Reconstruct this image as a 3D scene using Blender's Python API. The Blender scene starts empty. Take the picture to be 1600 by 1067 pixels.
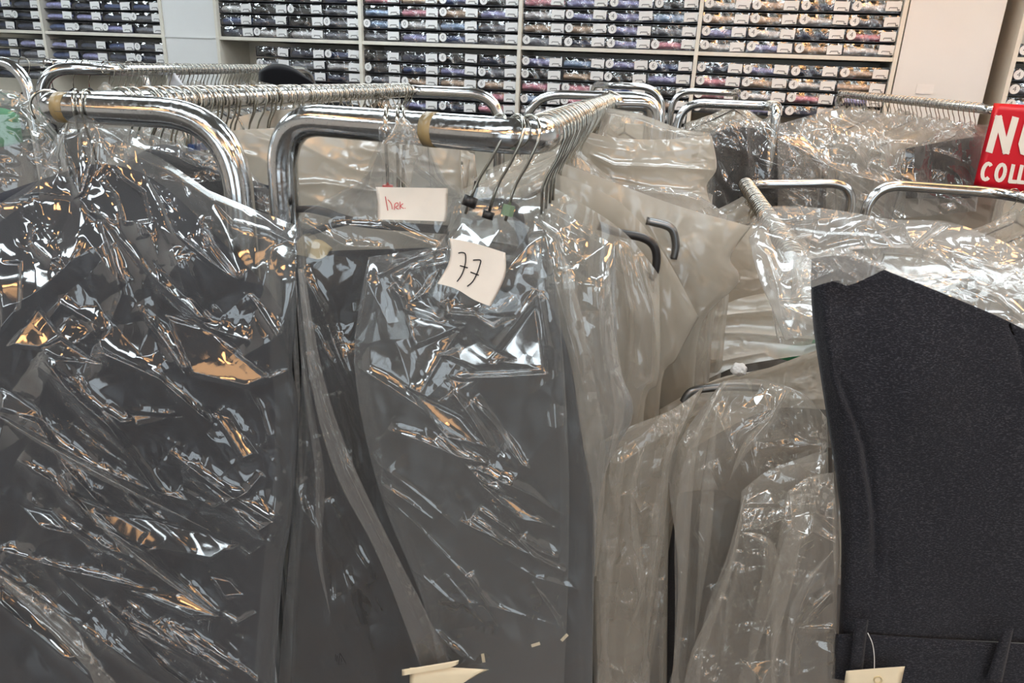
import bpy, bmesh, math, random
import numpy as np
from mathutils import Vector, Matrix

random.seed(7)
S = bpy.context.scene
C = S.collection

# ------------------------------------------------------------------ camera
F = 1140.0
PITCH = math.atan(415 / 1140.0)
ROLL = math.radians(2.38)
CZ = 1.6
cp, sp, cr, sr = math.cos(PITCH), math.sin(PITCH), math.cos(ROLL), math.sin(ROLL)
RT = Vector((cr, sr * sp, sr * cp))
UP = Vector((-sr, cr * sp, cr * cp))
FW = Vector((0, cp, -sp))
cam_d = bpy.data.cameras.new('camera')
cam = bpy.data.objects.new('camera', cam_d)
C.objects.link(cam)
cam_d.sensor_width = 36
cam_d.lens = 36 * F / 1600
cam_d.clip_start = 0.02
cam.matrix_world = Matrix(((RT.x, UP.x, -FW.x, 0), (RT.y, UP.y, -FW.y, 0), (RT.z, UP.z, -FW.z, CZ), (0, 0, 0, 1)))
S.camera = cam


def at(px, py, Y):
    """world point on the plane y = Y seen at photo pixel (px, py)"""
    d = FW + RT * ((px - 800) / F) - UP * ((py - 533.5) / F)
    t = Y / d.y
    return Vector((d.x * t, Y, CZ + d.z * t))


# ------------------------------------------------------------------ world, exposure
W = bpy.data.worlds.new('world')
S.world = W
W.use_nodes = True
W.node_tree.nodes['Background'].inputs[0].default_value = (0.80, 0.92, 1.0, 1)
W.node_tree.nodes['Background'].inputs[1].default_value = 2.8
vs = S.view_settings
vs.view_transform = 'Standard'
vs.look = 'None'
vs.gamma = 1
vs.use_curve_mapping = False
vs.exposure = 0.0
S.cycles.max_bounces = 10
S.cycles.diffuse_bounces = 3
S.cycles.glossy_bounces = 4
S.cycles.transmission_bounces = 4
S.cycles.transparent_max_bounces = 28
S.cycles.caustics_reflective = False
S.cycles.caustics_refractive = False

COOL = (0.84, 0.94, 1.0)
WARM = (1.0, 0.52, 0.2)
COOL_STRENGTH = 14.5
WARM_STRENGTH = 22.0

# ------------------------------------------------------------------ helpers
def link(o, parent=None):
    C.objects.link(o)
    if parent is not None:
        o.parent = parent
    return o


def tag(o, label=None, cat=None, group=None, kind=None):
    if label: o['label'] = label
    if cat: o['category'] = cat
    if group: o['group'] = group
    if kind: o['kind'] = kind
    return o


def empty(name, loc=(0, 0, 0), rz=0.0):
    o = bpy.data.objects.new(name, None)
    o.empty_display_size = 0.05
    o.location = loc
    o.rotation_euler = (0, 0, rz)
    return link(o)


def part(name, me, parent=None):
    o = bpy.data.objects.new(name, me)
    return link(o, parent)


def mesh_grid(name, V, faces, mats, smooth=True, midx=None):
    me = bpy.data.meshes.new(name)
    V = np.asarray(V, dtype=np.float32)
    faces = np.asarray(faces, dtype=np.int32)
    me.vertices.add(len(V))
    me.vertices.foreach_set('co', V.ravel())
    n = faces.shape[1]
    me.loops.add(faces.size)
    me.polygons.add(len(faces))
    me.loops.foreach_set('vertex_index', faces.ravel())
    me.polygons.foreach_set('loop_start', np.arange(0, faces.size, n, dtype=np.int32))
    me.polygons.foreach_set('use_smooth', np.full(len(faces), smooth, dtype=bool))
    for m in (mats if isinstance(mats, (list, tuple)) else [mats]):
        me.materials.append(m)
    me.update(calc_edges=True)
    me.validate()
    return me


def bm_mesh(name, bm, mats, smooth=False, recalc=True):
    if recalc:
        bmesh.ops.recalc_face_normals(bm, faces=bm.faces)
    me = bpy.data.meshes.new(name)
    bm.to_mesh(me)
    bm.free()
    for m in (mats if isinstance(mats, (list, tuple)) else [mats]):
        me.materials.append(m)
    if smooth:
        me.polygons.foreach_set('use_smooth', np.ones(len(me.polygons), dtype=bool))
    return me


def add_box(bm, c, s, bev=0.0, mi=0, rot=None):
    r = bmesh.ops.create_cube(bm, size=1)
    vs_ = r['verts']
    M = Matrix.Translation(Vector(c)) @ (rot if rot else Matrix.Identity(4)) @ Matrix.Diagonal((s[0], s[1], s[2], 1))
    bmesh.ops.transform(bm, matrix=M, verts=vs_)
    fs = {f for v in vs_ for f in v.link_faces}
    for f in fs: f.material_index = mi
    if bev > 0:
        es = {e for v in vs_ for e in v.link_edges}
        bmesh.ops.bevel(bm, geom=list(es), offset=bev, segments=2, affect='EDGES', profile=0.6)


def box_mesh(name, c, s, mat, bev=0.0):
    bm = bmesh.new()
    add_box(bm, c, s, bev)
    return bm_mesh(name, bm, mat)


def smooth_path(pts, n=6, closed=False):
    P = [Vector(p) for p in pts]
    out = []
    m = len(P)
    rng = range(m if closed else m - 1)
    for i in rng:
        if closed:
            p0, p1, p2, p3 = P[(i - 1) % m], P[i], P[(i + 1) % m], P[(i + 2) % m]
        else:
            p0, p1, p2, p3 = P[max(i - 1, 0)], P[i], P[i + 1], P[min(i + 2, m - 1)]
        for k in range(n):
            t = k / n
            out.append(0.5 * ((2 * p1) + (p2 - p0) * t + (2 * p0 - 5 * p1 + 4 * p2 - p3) * t * t + (-p0 + 3 * p1 - 3 * p2 + p3) * t ** 3))
    if not closed: out.append(P[-1])
    return out


def round_path(pts, rads, n=8):
    """polyline with circular-ish corners; rads is one radius or one per corner"""
    P = [Vector(p) for p in pts]
    out = [P[0]]
    for i in range(1, len(P) - 1):
        a, b, c = P[i - 1], P[i], P[i + 1]
        u, w = (a - b), (c - b)
        r = rads[i - 1] if isinstance(rads, (list, tuple)) else rads
        rr = min(r, u.length * 0.49, w.length * 0.49)
        s, e = b + u.normalized() * rr, b + w.normalized() * rr
        for k in range(n + 1):
            t = k / n
            out.append(s * (1 - t) ** 2 + b * 2 * t * (1 - t) * 0.93 + (s + e) * 0.5 * 2 * t * (1 - t) * 0.07 + e * t * t)
    out.append(P[-1])
    return out


def tube_into(bm, path, r, seg=10, flat=1.0, closed=False, mi=0, cap=True):
    """sweep a circle (or flattened one) along a path"""
    P = [Vector(p) for p in path]
    n = len(P)
    rings = []
    prev = None
    for i in range(n):
        if closed: t = P[(i + 1) % n] - P[(i - 1) % n]
        else: t = P[min(i + 1, n - 1)] - P[max(i - 1, 0)]
        t.normalize()
        if prev is None:
            a = Vector((0, 0, 1)) if abs(t.z) < 0.9 else Vector((1, 0, 0))
            u = t.cross(a).normalized()
        else:
            u = (prev - t * prev.dot(t)).normalized()
        prev = u
        w = t.cross(u)
        rr = r[i] if isinstance(r, (list, tuple)) else r
        rings.append([bm.verts.new(P[i] + (u * math.cos(2 * math.pi * k / seg) + w * math.sin(2 * math.pi * k / seg) * flat) * rr) for k in range(seg)])
    m = n if closed else n - 1
    for i in range(m):
        A, B = rings[i], rings[(i + 1) % n]
        for k in range(seg):
            f = bm.faces.new((A[k], A[(k + 1) % seg], B[(k + 1) % seg], B[k]))
            f.material_index = mi
            f.smooth = True
    if not closed and cap:
        bm.faces.new(list(reversed(rings[0]))).material_index = mi
        bm.faces.new(rings[-1]).material_index = mi


def tube_mesh(name, path, r, mat, seg=10, flat=1.0, closed=False):
    bm = bmesh.new()
    tube_into(bm, path, r, seg, flat, closed)
    return bm_mesh(name, bm, mat)


# ------------------------------------------------------------------ materials
class NT:
    def __init__(s, name):
        s.m = bpy.data.materials.new(name)
        s.m.use_nodes = True
        s.t = s.m.node_tree
        for n in list(s.t.nodes): s.t.nodes.remove(n)
        s.out = s.t.nodes.new('ShaderNodeOutputMaterial')

    def n(s, typ, inp=None, **kw):
        nd = s.t.nodes.new('ShaderNode' + typ)
        for k, v in kw.items(): setattr(nd, k, v)
        for k, v in (inp or {}).items():
            if isinstance(v, bpy.types.NodeSocket): s.t.links.new(v, nd.inputs[k])
            elif hasattr(v, 'bl_idname'): s.t.links.new(v.outputs[0], nd.inputs[k])
            else: nd.inputs[k].default_value = v
        return nd

    def done(s, sh):
        s.t.links.new(sh.outputs[0], s.out.inputs[0])
        return s.m


def rgb(c): return (c[0], c[1], c[2], 1)


def ramp(nt, fac, stops):
    r = nt.n('ValToRGB', {0: fac})
    el = r.color_ramp.elements
    while len(el) < len(stops): el.new(0.5)
    for e, (p, c) in zip(el, stops):
        e.position = p
        e.color = rgb(c) if len(c) == 3 else c
    return r


def m_plain(name, col, rough=0.5, metal=0.0, noise=0.06, scale=30, bump=0.0, spec=0.5):
    t = NT(name)
    co = t.n('TexCoord')
    nz = t.n('TexNoise', {'Vector': co.outputs['Object'], 'Scale': scale, 'Detail': 3.0})
    lo = tuple(max(0, c * (1 - noise)) for c in col)
    hi = tuple(min(1, c * (1 + noise)) for c in col)
    rp = ramp(t, nz.outputs[0], [(0.35, lo), (0.65, hi)])
    inp = {'Base Color': rp, 'Roughness': rough, 'Metallic': metal, 'Specular IOR Level': spec}
    if bump:
        inp['Normal'] = t.n('Bump', {'Strength': bump, 'Distance': 0.002, 'Height': nz.outputs[0]})
    return t.done(t.n('BsdfPrincipled', inp))


def m_film(name, haze, tint, gloss_rough=0.09, spec=1.0, bump=0.5, bscale=1.0):
    """thin polythene: see-through, a milky share that scatters, and a clear-coat reflection"""
    t = NT(name)
    co = t.n('TexCoord')
    mp = t.n('Mapping', {'Vector': co.outputs['Object'], 'Rotation': (0.3, 0.7, 0.4), 'Scale': (bscale, bscale, bscale * 0.55)})
    n1 = t.n('TexNoise', {'Vector': mp, 'Scale': 16.0, 'Detail': 2.0, 'Distortion': 0.8})
    n2 = t.n('TexVoronoi', {'Vector': mp, 'Scale': 55.0}, feature='DISTANCE_TO_EDGE')
    msk = ramp(t, t.n('TexNoise', {'Vector': mp, 'Scale': 9.0, 'Detail': 1.0}).outputs[0], [(0.5, (0, 0, 0)), (0.68, (1, 1, 1))])
    v = t.n('Math', {0: n2.outputs[0], 1: msk}, operation='MULTIPLY')
    s_ = t.n('Math', {0: n1.outputs[0], 1: v}, operation='ADD')
    bp = t.n('Bump', {'Strength': bump, 'Distance': 0.006, 'Height': s_})
    lw = t.n('LayerWeight', {'Blend': 0.5, 'Normal': bp})
    p3 = t.n('Math', {0: lw.outputs['Facing'], 1: 3.0}, operation='POWER')
    fr = t.n('Math', {0: t.n('Math', {0: p3, 1: 0.6 * spec}, operation='MULTIPLY'), 1: 0.1 * spec}, operation='ADD', use_clamp=True)
    lwg = t.n('LayerWeight', {'Blend': 0.5})
    p2 = t.n('Math', {0: lwg.outputs['Facing'], 1: 2.5}, operation='POWER')
    nz = t.n('TexNoise', {'Vector': mp, 'Scale': 5.0, 'Detail': 2.0})
    hz = t.n('Math', {0: t.n('Math', {0: nz.outputs[0], 1: haze * 1.0}, operation='MULTIPLY'), 1: haze * 0.5}, operation='ADD')
    hz2 = t.n('Math', {0: hz, 1: t.n('Math', {0: p2, 1: 0.22 + haze * 1.0}, operation='MULTIPLY')}, operation='ADD', use_clamp=True)
    tr = t.n('BsdfTransparent', {'Color': (0.98, 0.98, 0.97, 1)})
    df = t.n('BsdfDiffuse', {'Color': rgb(tint), 'Normal': bp})
    tl = t.n('BsdfTranslucent', {'Color': rgb(tint), 'Normal': bp})
    dd = t.n('MixShader', {0: 0.45, 1: df, 2: tl})
    a = t.n('MixShader', {0: hz2, 1: tr, 2: dd})
    gl = t.n('BsdfGlossy', {'Color': (1, 1, 1, 1), 'Roughness': gloss_rough, 'Normal': bp})
    return t.done(t.n('MixShader', {0: fr, 1: a, 2: gl}))


def m_cloth(name, base, fleck, scale=900, amt=0.5, rough=0.95, bump=0.3):
    t = NT(name)
    co = t.n('TexCoord')
    mp = t.n('Mapping', {'Vector': co.outputs['Object'], 'Scale': (0.45, 1.0, 1.3)})
    n1 = t.n('TexNoise', {'Vector': mp, 'Scale': scale, 'Detail': 2.0, 'Roughness': 0.7})
    n2 = t.n('TexNoise', {'Vector': co.outputs['Object'], 'Scale': 14.0, 'Detail': 2.0})
    f = ramp(t, n1.outputs[0], [(0.5, base), (0.74, fleck)])
    b2 = tuple(c * 0.75 for c in base)
    g = t.n('MixRGB', {'Fac': t.n('Math', {0: n2.outputs[0], 1: amt}, operation='MULTIPLY'), 'Color1': f, 'Color2': rgb(b2)})
    bp = t.n('Bump', {'Strength': bump, 'Distance': 0.001, 'Height': n1.outputs[0]})
    return t.done(t.n('BsdfPrincipled', {'Base Color': g, 'Roughness': rough, 'Normal': bp, 'Sheen Weight': 0.08, 'Specular IOR Level': 0.2}))


def m_emit(name, col, st):
    t = NT(name)
    return t.done(t.n('Emission', {'Color': rgb(col), 'Strength': st}))


def m_chrome(name, col=(0.6, 0.61, 0.62), rough=0.09):
    t = NT(name)
    co = t.n('TexCoord')
    nz = t.n('TexNoise', {'Vector': co.outputs['Object'], 'Scale': 260.0, 'Detail': 4.0})
    sc = ramp(t, nz.outputs[0], [(0.3, (0.06, 0.06, 0.06)), (0.75, (0.28, 0.28, 0.28))])
    n2 = t.n('TexNoise', {'Vector': co.outputs['Object'], 'Scale': 420.0, 'Detail': 2.0})
    pit = ramp(t, n2.outputs[0], [(0.27, tuple(c * 0.35 for c in col)), (0.33, col)])
    return t.done(t.n('BsdfPrincipled', {'Base Color': pit, 'Metallic': 1.0, 'Roughness': sc}))


CHROME = m_chrome('chrome')
WIRE = m_chrome('wire_steel', (0.48, 0.46, 0.41))
DARKCHROME = m_plain('dark_steel', (0.2, 0.2, 0.2), 0.3, 1.0)
FILM = m_film('clear_film', 0.13, (0.66, 0.65, 0.64), 0.10, 1.0)
FILM_B = m_film('hero_film', 0.105, (0.5, 0.53, 0.56), 0.075, 1.0, 0.12)
FILM_C = m_film('crisp_film', 0.19, (0.74, 0.70, 0.63), 0.08, 1.1, 0.15)
FILM_M = m_film('milky_film', 0.33, (0.66, 0.62, 0.55), 0.14, 0.8, 0.15)
FILM_BEIGE = m_film('beige_film', 0.55, (0.60, 0.55, 0.47), 0.19, 0.75, 0.15)
FILM_DULL = m_film('dull_film', 0.6, (0.58, 0.53, 0.45), 0.28, 0.35, 0.3)
FILM_W = m_film('white_film', 0.22, (0.70, 0.68, 0.65), 0.10, 0.6, 0.3)
NAVY = m_cloth('navy_suiting', (0.022, 0.024, 0.032), (0.05, 0.052, 0.062))
CHARCOAL = m_cloth('charcoal_suiting', (0.026, 0.026, 0.029), (0.055, 0.054, 0.056))
WOOL = m_cloth('heather_wool', (0.014, 0.0145, 0.020), (0.082, 0.084, 0.098), 620, 0.45, 0.9, 0.5)
BROWN = m_cloth('brown_suiting', (0.07, 0.055, 0.042), (0.1, 0.085, 0.07))
BEIGE = m_cloth('beige_cloth', (0.42, 0.37, 0.3), (0.5, 0.45, 0.37))
WHITEC = m_cloth('white_cloth', (0.6, 0.6, 0.63), (0.7, 0.7, 0.72))
GREEN = m_cloth('green_cloth', (0.05, 0.25, 0.12), (0.08, 0.33, 0.16))
REDC = m_cloth('red_cloth', (0.5, 0.02, 0.03), (0.6, 0.04, 0.05))
BLACKC = m_cloth('black_cloth', (0.006, 0.006, 0.008), (0.012, 0.012, 0.014))
BLACKP = m_plain('black_plastic', (0.014, 0.012, 0.012), 0.35)
REDP = m_plain('red_plastic', (0.6, 0.03, 0.02), 0.35)
BLUEP = m_plain('blue_plastic', (0.02, 0.06, 0.2), 0.35)
YELP = m_plain('yellow_plastic', (0.6, 0.4, 0.04), 0.35)
GREENP = m_plain('green_plastic', (0.16, 0.24, 0.15), 0.45)
CREAMP = m_plain('cream_plastic', (0.62, 0.52, 0.32), 0.4)
PAPER = m_plain('paper', (0.86, 0.8, 0.72), 0.8, noise=0.03)
PAPER_C = m_plain('cream_card', (0.82, 0.72, 0.52), 0.7, noise=0.03)
PAPER_W = m_plain('white_label', (0.72, 0.71, 0.7), 0.7, noise=0.02)
INK = m_plain('black_ink', (0.012, 0.012, 0.014), 0.6)
REDINK = m_plain('red_ink', (0.62, 0.05, 0.06), 0.6)
GREYINK = m_plain('grey_ink', (0.12, 0.12, 0.12), 0.6)
SHELFW = m_plain('shelf_white', (0.66, 0.62, 0.54), 0.45, noise=0.02)
PANELW = m_plain('panel_white', (0.68, 0.68, 0.67), 0.5, noise=0.015, scale=4)
WALLW = m_plain('wall_paint', (0.7, 0.67, 0.62), 0.8, noise=0.02, scale=6)
WOODW = m_plain('wood_wall', (0.34, 0.29, 0.25), 0.5, noise=0.2, scale=5)
FLOORM = m_plain('floor_tile', (0.05, 0.05, 0.05), 0.35, noise=0.1, scale=3)
CEILM = m_plain('ceiling_paint', (0.5, 0.47, 0.43), 0.9, noise=0.02)
SIGNR = m_plain('sign_red', (0.62, 0.006, 0.02), 0.35, noise=0.02)
SIGNW = m_plain('sign_white', (0.85, 0.8, 0.72), 0.5, noise=0.01)
TAPE = m_plain('packing_tape', (0.26, 0.19, 0.09), 0.3, noise=0.3)
LAMPC = m_emit('lamp_cool', COOL, COOL_STRENGTH)
LAMPW = m_emit('lamp_warm', WARM, WARM_STRENGTH)
LAMPS = m_emit('added_warm_panel', (1.0, 0.55, 0.25), 5.0)

# ------------------------------------------------------------------ room shell
RX0, RX1, RY0, RY1, RH = -5.0, 5.5, -5.0, 6.6, 2.9


def struct(name, c, s, mat):
    o = part(name, box_mesh(name, c, s, mat))
    o['kind'] = 'structure'
    return o


struct('floor', ((RX0 + RX1) / 2, (RY0 + RY1) / 2, -0.05), (RX1 - RX0, RY1 - RY0, 0.1), FLOORM)
struct('ceiling', ((RX0 + RX1) / 2, (RY0 + RY1) / 2, RH + 0.05), (RX1 - RX0, RY1 - RY0, 0.1), CEILM)
struct('wall_left', (RX0 - 0.05, (RY0 + RY1) / 2, RH / 2), (0.1, RY1 - RY0, RH), WALLW)
struct('wall_right', (RX1 + 0.05, (RY0 + RY1) / 2, RH / 2), (0.1, RY1 - RY0, RH), WALLW)
# unseen front wall: timber piers and shop windows added to reflect in the film
wf = empty('wall_front', (0, RY0 - 0.05, 0))
wf['kind'] = 'structure'
for x0, x1, z0, z1 in ((RX0, -3.6, 0, RH), (-0.9, 0.9, 0, RH), (3.6, RX1, 0, RH), (-3.6, -0.9, 0, 0.35), (0.9, 3.6, 0, 0.35), (-3.6, -0.9, 2.5, RH), (0.9, 3.6, 2.5, RH)):
    part('timber_panel', box_mesh('timber_panel', ((x0 + x1) / 2, 0, (z0 + z1) / 2), (x1 - x0, 0.1, z1 - z0), WOODW), wf)
for i, (x0, x1) in enumerate(((-3.6, -0.9), (0.9, 3.6))):
    w_ = empty('window_%d' % (i + 1), ((x0 + x1) / 2, RY0 - 0.05, 1.425))
    w_['kind'] = 'structure'
    bm = bmesh.new()
    hw, hh = (x1 - x0) / 2, 1.075
    for c, s_ in (((0, 0, hh - 0.02), (2 * hw, 0.08, 0.04)), ((0, 0, -hh + 0.02), (2 * hw, 0.08, 0.04)), ((hw - 0.02, 0, 0), (0.04, 0.08, 2 * hh)), ((-hw + 0.02, 0, 0), (0.04, 0.08, 2 * hh)), ((0, 0, 0), (0.05, 0.07, 2 * hh)), ((0, 0, 0.5), (2 * hw, 0.06, 0.04))):
        add_box(bm, c, s_)
    part('window_frame', bm_mesh('window_frame', bm, SHELFW), w_)
    pl = bpy.data.lights.new('daylight', 'AREA')
    pl.shape = 'RECTANGLE'
    pl.size, pl.size_y = 2 * hw, 2 * hh
    pl.cycles.is_portal = True  # portal only: samples sky light through the added window
    po = bpy.data.objects.new('daylight', pl)
    po.location = ((x0 + x1) / 2, RY0 - 0.12, 1.425)
    po.rotation_euler = (math.radians(90), 0, 0)
    C.objects.link(po)

# ceiling lamps: cool strips, warm downlights; warm panels added for orange film reflections
fr_me = None


def strip_lamp(x, y, rz, idx, warm=False):
    global fr_me, df_me, dw_me
    if fr_me is None:
        bm = bmesh.new()
        for c, s in (((0, 0.31, 0), (1.3, 0.02, 0.06)), ((0, -0.31, 0), (1.3, 0.02, 0.06)), ((0.64, 0, 0), (0.02, 0.6, 0.06)), ((-0.64, 0, 0), (0.02, 0.6, 0.06))):
            add_box(bm, c, s)
        fr_me = bm_mesh('lamp_frame', bm, SHELFW)
        df_me = box_mesh('diffuser', (0, 0, 0.005), (1.26, 0.34, 0.03), LAMPC)
        dw_me = box_mesh('diffuser', (0, 0, 0.005), (1.26, 0.56, 0.03), LAMPS)
    e = empty('ceiling_lamp', (x, y, RH - 0.03), rz)
    if warm: tag(e, 'warm ceiling panel added for orange reflections among the cool strip lamps', 'ceiling lamp', 'added warm ceiling panels')
    else: tag(e, 'cool white ceiling strip lamp above the garment racks', 'ceiling lamp', 'cool ceiling strip lamps')
    part('frame', fr_me, e)
    part('diffuser', dw_me if warm else df_me, e)


k = 0
for y in (-3.6, -1.9, -0.3, 1.4, 3.1, 4.6):
    for x in (-3.4, -1.2, 1.0, 3.2):
        strip_lamp(x + (0.3 if k % 2 else 0), y, 0.0, k, warm=(y == -1.9))
        k += 1
for x, y in ((1.6, 2.9),): strip_lamp(x, y, 0.0, 0, warm=True)  # extra warm panel, added for golden reflections in the shirt packs
bm = bmesh.new()
bmesh.ops.create_cone(bm, cap_ends=True, segments=24, radius1=0.16, radius2=0.16, depth=0.02)
dl_me = bm_mesh('downlight_lens', bm, LAMPW)
bm = bmesh.new()
tube_into(bm, [Vector((0.172 * math.cos(a * math.pi / 12), 0.172 * math.sin(a * math.pi / 12), 0)) for a in range(24)], 0.015, 6, closed=True)
ring_me = bm_mesh('downlight_ring', bm, CHROME)
for x, y in [(-2.3, -1.1), (-0.5, -1.3), (0.9, -1.1), (2.3, -1.0), (-1.6, -2.8), (0.3, -2.8), (1.9, -2.6), (1.2, 3.5), (1.8, 3.3), (2.4, 3.0), (1.6, 2.3), (2.4, 1.8), (1.7, 0.4), (-2.4, 0.4), (3.3, 0.6)]:
    e = empty('downlight', (x, y, RH - 0.012))
    tag(e, 'warm round downlight set in the shop ceiling', 'ceiling lamp', 'warm ceiling downlights')
    part('trim_ring', ring_me, e)
    part('lens', dl_me, e)

# ------------------------------------------------------------------ shelf wall with shirt packs
SA, SB = at(340, 53, 5.3), at(1397, 101, 4.26)
zb = (SA.z + SB.z) / 2
SLOPE = SB.z - SA.z
sdir = Vector((SB.x - SA.x, SB.y - SA.y, 0))
BAY = sdir.length / 4
sdir.normalize()
SRZ = math.atan2(sdir.y, sdir.x)
SORG = Vector((SA.x, SA.y, zb))


def shelf_pt(k, dy, dz):
    return SORG + sdir * (k * BAY) + Vector((-sdir.y, sdir.x, 0)) * dy + Vector((0, 0, dz))


def project(p):
    v = p - Vector((0, 0, CZ))
    d = v.dot(FW)
    return 800 + F * v.dot(RT) / d, 533.5 - F * v.dot(UP) / d


ROWH = 0.0735
ROOM_BACK = empty('wall_back', shelf_pt(0, 0, -zb), SRZ)
ROOM_BACK['kind'] = 'structure'
part('wall_panel', box_mesh('wall_panel', (BAY * 1.5, 0.42, RH / 2), (BAY * 9, 0.08, RH), WALLW), ROOM_BACK)


def shelf_unit(name_label, k0, k1, ups, levels, dy=0.0, group=None):
    e = empty('shelf_unit', shelf_pt(k0, dy, -zb), SRZ)
    tag(e, name_label, 'shelf')
    Wd = (k1 - k0) * BAY
    part('back_panel', box_mesh('back_panel', (Wd / 2, 0.345, 1.3), (Wd, 0.02, 2.6), SHELFW), e)
    for u in ups:
        part('upright', box_mesh('upright', ((u - k0) * BAY, 0.165, 1.3), (0.022, 0.345, 2.6), SHELFW, 0.001), e)
    for z in levels:
        part('shelf_board', box_mesh('shelf_board', (Wd / 2, 0.168, zb + z), (Wd - 0.001, 0.335, 0.021), SHELFW, 0.001), e)
    part('plinth', box_mesh('plinth', (Wd / 2, 0.17, 0.05), (Wd, 0.3, 0.1), SHELFW), e)
    return e


LEV = (-1.44, -0.96, -0.48, 0.0, 0.48)
shelf_unit('white wooden shelf unit full of shirt packs, between the two blank white panels', 0, 4, (0, 1, 2, 3, 4), LEV)
shelf_unit('white wooden shelf unit with navy shirt packs at the far left', -2.35, -0.41, (-2.35, -1.37, -0.41), LEV)
shelf_unit('white shelf unit with plain side cheek at the far right edge', 4.53, 5.3, (4.53, 5.3), (-1.44, -0.96, -0.46, 0.02, 0.5), -0.03)
# blank panels
p = struct('wall_pillar', (0, 0, 0), (0.41 * BAY - 0.022, 0.3, 2.6), PANELW)
p.name = 'pillar_panel'
p.location = shelf_pt(-0.205, 0.155, 1.3 - zb)
p.rotation_euler = (0, 0, SRZ)
b = part('trim_strip', box_mesh('trim_strip', (0, -0.153, 0), (0.41 * BAY - 0.022, 0.006, 0.012), PANELW), p)
b.location = (0, 0, zb - 1.3 - 0.0)
p = struct('panel', (0, 0, 0), (0.43 * BAY, 0.3, 2.6), PANELW)
p.name = 'trim_panel'
p.location = shelf_pt(4.235, 0.16, 1.3 - zb)
p.rotation_euler = (0, 0, SRZ)
o = part('wall_note', box_mesh('wall_note', (0, 0, 0), (0.085, 0.003, 0.05), PAPER_W))
tag(o, 'small blank white card stuck low on the big white panel', 'card')
o.location = shelf_pt(4.17, 0.006, at(1418, 138, 4.15).z - zb)
o.rotation_euler = (0, 0, SRZ)

PW = (BAY - 0.022) / 4
pack_cols = {
    'navy': (0.016, 0.022, 0.05), 'dark blue': (0.03, 0.05, 0.13), 'slate grey': (0.12, 0.125, 0.15), 'pale grey': (0.42, 0.41, 0.42),
    'lavender': (0.2, 0.2, 0.36), 'pink': (0.42, 0.17, 0.22), 'tan': (0.36, 0.26, 0.19), 'black': (0.012, 0.012, 0.014), 'light blue': (0.2, 0.28, 0.42), 'white': (0.5, 0.49, 0.47)}
PM = {k: m_plain('shirt_' + k.replace(' ', '_'), tuple(min(0.75, c * 1.7 + 0.006) for c in v), 0.6, noise=0.25, scale=60) for k, v in pack_cols.items()}
TRAYM = m_plain('pack_tray_card', (0.008, 0.008, 0.014), 0.35)
GLF = NT('pack_window_film')
_co = GLF.n('TexCoord')
_nz = GLF.n('TexNoise', {'Vector': _co.outputs['Object'], 'Scale': 14.0, 'Detail': 2.0})
_bp = GLF.n('Bump', {'Strength': 0.9, 'Distance': 0.014, 'Height': _nz.outputs[0]})
_mx = GLF.n('MixShader', {0: 0.16, 1: GLF.n('BsdfTransparent'), 2: GLF.n('BsdfGlossy', {'Roughness': 0.13, 'Normal': _bp})})
PACKFILM = GLF.done(_mx)

PH = 0.066
bm = bmesh.new()
add_box(bm, (0, 0.155, -PH * 0.46), (PW * 0.985, 0.27, 0.005))
add_box(bm, (0, 0.29, 0), (PW * 0.985, 0.006, PH * 0.9))
add_box(bm, (-PW * 0.49, 0.155, 0), (0.004, 0.27, PH * 0.9))
add_box(bm, (PW * 0.49, 0.155, 0), (0.004, 0.27, PH * 0.9))
add_box(bm, (0, 0.15, PH * 0.45), (PW * 0.985, 0.24, 0.004))
tray_me = bm_mesh('tray', bm, TRAYM)
shirt_vars, film_vars = [], []
for v in range(4):
    rv = random.Random(v + 30)
    V, Fc = [], []
    nx, nz = 10, 7
    for j in range(nz + 1):
        for i in range(nx + 1):
            u, w = i / nx, j / nz
            x = (u - 0.5) * PW * 0.96
            top = PH * (0.28 + 0.08 * math.sin(u * 3.1 + v) - 0.12 * abs(u - 0.3 - 0.1 * v))
            z = -PH * 0.44 + w * (top + PH * 0.44)
            y = 0.035 + 0.035 * (2 * w - 1) ** 2 + 0.006 * math.sin(u * 9 + v * 2 + w * 3)
            V.append((x, y, z)); 
    o0 = len(V)
    for i in range(nx + 1):
        u = i / nx
        top = PH * (0.28 + 0.08 * math.sin(u * 3.1 + v) - 0.12 * abs(u - 0.3 - 0.1 * v))
        V.append(((u - 0.5) * PW * 0.96, 0.28, top))
    for j in range(nz):
        for i in range(nx):
            a = j * (nx + 1) + i
            Fc.append((a, a + 1, a + nx + 2, a + nx + 1))
    for i in range(nx):
        a = nz * (nx + 1) + i
        Fc.append((a, a + 1, o0 + i + 1, o0 + i))
    shirt_vars.append((V, Fc))
    V, Fc = [], []
    nx, nz = 22, 6
    for j in range(nz + 1):
        for i in range(nx + 1):
            u, w = i / nx, j / nz
            bow = 0.008 * math.sin(math.pi * w) * (0.6 + 0.4 * math.sin(u * 8 + v * 1.7)) + 0.003 * math.sin(u * 21 + w * 4 + v)
            V.append(((u - 0.5) * PW * 0.985, 0.02 - bow, (w - 0.5) * PH * 0.9))
    for j in range(nz):
        for i in range(nx):
            a = j * (nx + 1) + i
            Fc.append((a, a + 1, a + nx + 2, a + nx + 1))
    film_vars.append(mesh_grid('window_film', V, Fc, PACKFILM))
shirt_me = {(k, v): mesh_grid('folded_shirt', shirt_vars[v][0], shirt_vars[v][1], PM[k]) for k in pack_cols for v in range(4)}
bm = bmesh.new()
LW, LH = PW * 0.3, PH * 0.72
add_box(bm, (0, 0, 0), (LW, 0.0015, LH))
for zz, ww, xx in ((-0.006, 0.5, 0.0), (-0.009, 0.5, 0.0)):
    add_box(bm, (xx, -0.0012, zz), (LW * ww, 0.001, 0.002), mi=1)
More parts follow.
